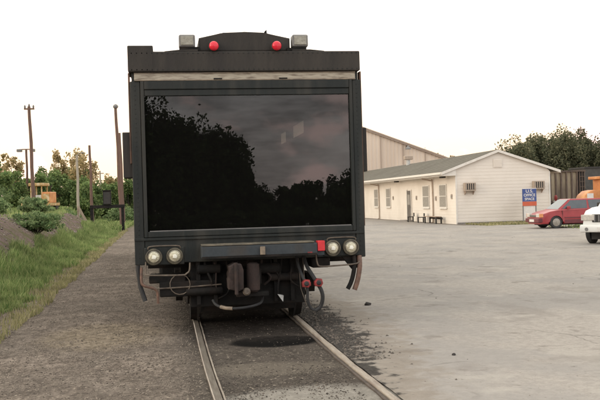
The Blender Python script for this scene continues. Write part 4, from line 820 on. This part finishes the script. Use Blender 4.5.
# roof hump
m = MB(); m.prism([(-.60, 3.645), (.60, 3.645), (.60, 3.82), (.28, 3.888), (.24, 3.893), (0, 3.903), (-.28, 3.896), (-.31, 3.886), (-.60, 3.825)], 'Y', .02, 1.6, .02); m.build('roof_hump', Ri, co)
MB().prism([(.27, 3.9), (.33, 3.9), (.325, 3.985), (.30, 3.965)], 'Y', .3, .5).build('antenna_fin', M['black'], co)
for x in (-.413, .409):
    q = MB().lathe([(-.085, .058), (-.02, .066), (.02, .07)], 'Y', (x, 0, 3.70), 22).build('marker_light', Ri, co); MB().lathe([(-.125, .02), (-.118, .045), (-.10, .060), (-.086, .062)], 'Y', (x, 0, 3.70), 22).build('lens', M['redl'], q, smooth=True)
for x in (-.755, .732):
    q = P('floodlight', M['grey'], x-.105, x+.105, -.03, .16, 3.70, 3.86, bev=.018)
    P('lens', M['boxlens'], x-.082, x+.082, -.042, -.031, 3.722, 3.838, parent=q, bev=.005); P('mount', M['black'], x-.10, x+.16 if x < 0 else x+.08, -.02, .14, 3.645, 3.70, parent=q)
    if x > 0: P('mount', M['black'], x-.18, x-.10, -.02, .14, 3.645, 3.685, parent=q)
# cream roller strip
st = P('blind_strip', M['cream'], -1.445, 1.46, -.02, .10, 3.262, 3.368, bev=.008)
P('strip_lip', M['tan'], -1.445, 1.46, -.028, -.021, 3.262, 3.275, parent=st); P('strip_lip', M['tan'], -1.445, 1.46, -.028, -.021, 3.354, 3.366, parent=st)
for x in (-.37, .49): P('strip_clip', M['black'], x-.055, x+.055, -.034, -.029, 3.272, 3.290, parent=st)
# end wall frame round the window
P('corner_post', K, -1.50, -1.372, -.01, .10, .885, 3.259, bev=.012); P('corner_post', K, 1.415, 1.536, -.01, .10, .885, 3.259, bev=.012)
P('flare_strip', M['edge'], 1.5225, 1.545, .0, .12, 1.3, 3.37, bev=.004); P('flare_strip', M['edge'], -1.525, -1.503, .02, .12, 2.2, 3.37, bev=.004)
wf = P('window_frame', K, -1.37, -1.325, -.03, .08, 1.24, 3.258, bev=.008)
P('frame_rail', K, 1.372, 1.413, -.03, .08, 1.24, 3.258, parent=wf, bev=.008)
P('frame_rail', K, -1.323, 1.37, -.03, .08, 3.15, 3.258, parent=wf, bev=.008); P('frame_rail', K, -1.323, 1.37, -.015, .08, 3.068, 3.148, parent=wf, bev=.006)
P('frame_rail', K, -1.323, 1.37, -.03, .08, 1.24, 1.312, parent=wf, bev=.008); P('sill_trim', M['grey'], -1.30, 1.35, -.026, -.012, 1.314, 1.325, parent=wf)
bmr = MB()
for k in range(46): bmr.lathe([(-.064, .008), (-.0605, .009)], 'Y', (-1.47+k*.0655, 0, 3.40), 6)
for k in range(46): bmr.lathe([(-.064, .008), (-.0605, .009)], 'Y', (-1.47+k*.0655, 0, 3.612), 6)
for k in range(40):
    for x in (-1.44, 1.475): bmr.lathe([(-.0145, .007), (-.0105, .008)], 'Y', (x, 0, .92+k*.06), 6)
bmr.build('rivets', M['coach'], co, kind='stuff')
P('window_pane', M['glass'], -1.323, 1.37, .02, .032, 1.314, 3.066)
P('inner_mullion', M['blackin'], 1.285, 1.30, .05, .07, 1.32, 3.06)
# lower apron and bumper beam
P('apron', K, -1.37, 1.413, .0, .08, .90, 1.238, bev=.01)
P('apron_ledge', K, -1.50, 1.53, -.025, -.011, 1.20, 1.235, bev=.004)
bb = P('buffer_beam', M['beam'], -.66, .83, -.34, -.03, .955, 1.115, bev=.015); P('beam_cap', M['capm'], -.655, .79, -.345, -.05, 1.117, 1.135, parent=bb, bev=.004)
P('red_reflector', M['redp'], .835, .93, -.33, -.2, 1.005, 1.135, bev=.006); P('beam_end', M['beam'], .835, .925, -.30, -.04, .95, 1.0, parent=bb)
P('lock_post', M['tan'], .085, .15, -.375, -.346, .985, 1.09, parent=bb, bev=.006); P('red_mark', M['gladred'], .70, .76, -.346, -.3405, .96, 1.0, parent=bb)
P('beam_lip', M['black'], -.655, .82, -.347, -.3405, .957, .985, parent=bb)
for x, z in ((-1.258, .99), (-.992, .993), (1.083, 1.02), (1.328, 1.023)):
    hl = MB().lathe([(-.02, .108), (-.06, .110), (-.078, .103), (-.080, .092), (-.066, .086)], 'Y', (x, 0, z), 28).build('headlight', M['lamprim'], co, smooth=True)
    MB().lathe([(-.067, .085), (-.073, .070), (-.070, .066)], 'Y', (x, 0, z), 28).build('inner_ring', M['chrome'], hl, smooth=True)
    MB().lathe([(-.071, .068), (-.080, .048), (-.084, .02), (-.085, .004)], 'Y', (x, 0, z), 28).build('lens', M['lens'], hl, smooth=True)
    MB().prism([(x-.028, z-.022), (x+.02, z-.03), (x+.034, z+.0), (x+.012, z+.026), (x-.02, z+.022)], 'Y', -.094, -.082, .004).build('lens_highlight', M['lens_glint'], hl, smooth=True)  # pale chip painted as a highlight on the unlit lens
for x0, x1, z in ((-1.38, -.87, 1.0), (.965, 1.45, 1.03)):
    br = P('lamp_bracket', K, x0, x1, -.03, -.002, z-.12, z+.11, bev=.012); MB().tube([(x0+.05, -.035, z+.09), (x0+.09, -.045, z+.125), (x1-.09, -.045, z+.125), (x1-.05, -.035, z+.09)], .009, 6).build('bracket_rod', M['rodm'], br)
# side boxes
P('side_box', Ri, -1.618, -1.481, .06, .55, 2.02, 2.61, bev=.01); P('side_box', Ri, 1.501, 1.612, .06, .55, 2.03, 2.62, bev=.01)
# handles and pipes below the apron
MB().tube([(-1.362, -.04, .93), (-1.366, -.06, .80), (-1.35, -.07, .762), (-1.1, -.07, .748), (-.89, -.07, .745), (-.85, -.07, .76), (-.81, -.06, .80), (-.80, -.04, .90)], .011, 8).build('step_rail', M['rodm'], co)
MB().tube([(-1.42, -.03, .86), (-1.425, -.05, .70), (-1.40, -.06, .63), (-1.27, -.06, .585), (-1.225, -.06, .53), (-1.222, -.06, .39)], .018, 8).build('drain_pipe', M['copper'], co)
MB().tube([(-1.47, .02, .88), (-1.44, .02, .6), (-1.385, .0, .42)], .03, 8).build('drain_hose', M['rubber'], co)
MB().tube([(-1.30, -.02, .575), (-.75, -.02, .585), (-.40, -.02, .60)], .01, 6).build('uncoupling_rod', M['rodm'], co)
MB().tube([(-.935+.13*math.cos(a*.42), -.03, .62+.13*math.sin(a*.42)) for a in range(15)], .006, 6, True).build('cable_loop', M['rodm'], co)
P('equipment_box', M['black'], -1.33, -.86, .02, .5, .64, .735, bev=.015); P('equipment_box', M['black'], -1.20, -.45, .0, .6, .46, .66, bev=.02)
MB().tube([(.855, -.04, .95), (.87, -.05, .83), (.91, -.06, .785), (1.1, -.06, .785), (1.38, -.06, .80), (1.44, -.05, .83)], .011, 8).build('step_rail', M['rodm'], co)
P('equipment_box', M['black'], .80, 1.06, .02, .5, .76, .898, bev=.03)
MB().prism([(1.22, .898), (1.50, .898), (1.42, .74), (1.36, .72)], 'Y', .02, .10).build('pipe_bracket', M['black'], co)
MB().tube([(1.375, .0, .90), (1.375, -.03, .78), (1.35, -.04, .65), (1.315, -.045, .55), (1.27, -.05, .47)], .030, 10).build('exhaust_pipe', M['black'], co)
MB().tube([(1.45, .0, .90), (1.445, -.04, .78), (1.425, -.05, .66), (1.40, -.055, .56), (1.36, -.06, .455)], .034, 10).build('exhaust_pipe', M['copper'], co)
P('light_block_plate', M['black'], -.80, .72, .12, .16, .30, .95, bev=.01)  # dark plate added behind the coupler to block light from beneath
for x in (-.72, -.50, .30, .52): P('block_plate_stiffener', M['black'], x, x+.05, .04, .118, .34, .94)
# coupler
cp = MB().prism([(-.33, .56), (-.20, .53), (-.14, .56), (-.135, .80), (-.16, .875), (-.25, .89), (-.325, .85), (-.30, .74), (-.335, .68)], 'Y', -.40, -.05, .03).build('coupler', M['rust'], co, smooth=True)
MB().lathe([(.50, .05), (.53, .085), (.70, .09), (.86, .08), (.88, .05)], 'Z', (.0, -.20, 0), 16).build('knuckle', M['rust'], cp, smooth=True); P('shank', M['black'], -.12, .12, -.1, 1.2, .58, .80, parent=cp, bev=.02)
MB().tube([(-.235, -.42, .50), (-.235, -.42, .90)], .022, 8).build('coupler_pin', M['rust'], cp); P('carrier', M['black'], -.22, .20, -.20, -.05, .44, .50, parent=cp, bev=.01)
MB().lathe([(-.02, .03), (.0, .05), (.05, .05)], 'Y', (-.10, -.34, .52), 12).build('pin_boss', M['rodm'], cp)
for x, y, z, rr_, l in ((.20, .02, .78, .07, .18), (-.55, .03, .80, .06, .16), (.42, .04, .66, .055, .2), (-.62, .0, .52, .05, .24)):
    MB().lathe([(x-l, rr_*.7), (x-l+.02, rr_), (x+l-.02, rr_), (x+l, rr_*.7)], 'X', (0, y, z), 14).build('brake_cylinder', M['black'], co, smooth=True)
rq = random.Random(5)
for k in range(9):
    x = -.62+.15*k+rq.uniform(-.03, .03); z1 = rq.uniform(.35, .6)
    MB().tube([(x, .08, .95), (x+rq.uniform(-.04, .04), .02, .8), (x+rq.uniform(-.10, .10), -.02, z1+.1), (x+rq.uniform(-.12, .12), .03, z1)], rq.uniform(.008, .018), 6).build('pipe', M['rust' if k % 4 == 1 else 'black'], co)
MB().tube([(-.52, -.05, .40), (-.48, -.12, .345), (-.38, -.2, .312), (-.25, -.24, .302), (-.05, -.22, .315), (.10, -.12, .35), (.14, -.02, .44)], .017, 8).build('air_hose', M['rubber'], co)
MB().tube([(-.43, -.175, .325), (-.36, -.212, .308), (-.28, -.24, .303)], .0235, 8).build('hose_clamp', M['tan'], co)
MB().prism([(.33, .44), (.41, .42), (.40, .34)], 'Y', -.05, .05).build('wheel_guard_tip', M['white'], co)
for x, xr, zz in ((.683, .06, .585), (.845, -.06, .59)):
    g = MB().prism([(x-.05, zz-.045), (x+.03, zz-.055), (x+.06, zz-.01), (x+.045, zz+.045), (x-.02, zz+.055), (x-.058, zz+.015)], 'Y', -.285, -.20, .018).build('glad_hand', M['gladred'], co, smooth=True)
    MB().lathe([(-.30, .018), (-.292, .03), (-.284, .033)], 'Y', (x, 0, zz), 14).build('gasket', M['rubber'], g); P('flange', M['gladred'], min(x, x+xr), max(x, x+xr), -.27, -.21, zz-.035, zz+.02, parent=g, bev=.01)
MB().tube([(.60, .02, .93), (.61, -.1, .80), (.65, -.2, .66), (.68, -.22, .60), (.70, -.23, .50), (.70, -.22, .38), (.735, -.2, .27), (.79, -.2, .225)], .020, 8).build('air_hose', M['rubber'], co)
MB().tube([(.70, .02, .93), (.72, -.1, .80), (.79, -.2, .66), (.84, -.22, .57), (.885, -.23, .48), (.90, -.22, .38), (.87, -.2, .27), (.80, -.2, .22)], .026, 8).build('air_hose', M['rubber'], co)
for x in (.62, .68): MB().tube([(x, -.02, .9), (x+.02, -.05, .5), (x+.09, -.05, .28)], .006, 5).build('chain', M['rodm'], co)
# bogie and underframe
def bogie(y):
    for dy in (-1.0, 1.0):
        for s in (-1, 1):
            x = s*.7175; MB().lathe([(x-s*.05, .46), (x-s*.02, .44), (x-s*.018, .425), (x+s*.07, .415), (x+s*.072, .33), (x+s*.05, .30), (x+s*.05, .12), (x+s*.1, .11)], 'Y' if False else 'X', (0, y+dy, .42), 32).build('wheel', M['black'], co)
        MB().lathe([(-.7, .07), (.7, .07)], 'X', (0, y+dy, .42), 12).build('axle', M['black'], co)
    for s in (-1, 1):
        MB().prism([(y-1.35, .50), (y-1.2, .62), (y-.5, .60), (y-.35, .38), (y+.35, .38), (y+.5, .60), (y+1.2, .62), (y+1.35, .50), (y+1.3, .36), (y+.7, .34), (y+.45, .22), (y-.45, .22), (y-.7, .34), (y-1.3, .36)], 'X', s*.93-.05, s*.93+.05).build('side_frame', M['black'], co)
    P('bolster', M['black'], -.9, .9, y-.2, y+.2, .45, .75)
bogie(2.2); bogie(LC-2.4)
P('underframe', M['black'], -1.35, 1.38, .55, LC, .80, .978); P('light_block_tank', M['black'], -1.25, 1.25, 4.8, 9.5, .30, .798, bev=.06); P('equipment_box', M['black'], -1.2, 1.2, 10.4, 14, .32, .798, bev=.04)  # tank and long box added below the floor as light blockers
P('low_light_block', M['black'], -.66, .66, .62, .68, .17, .80)  # low plate added across the track to shut out light below
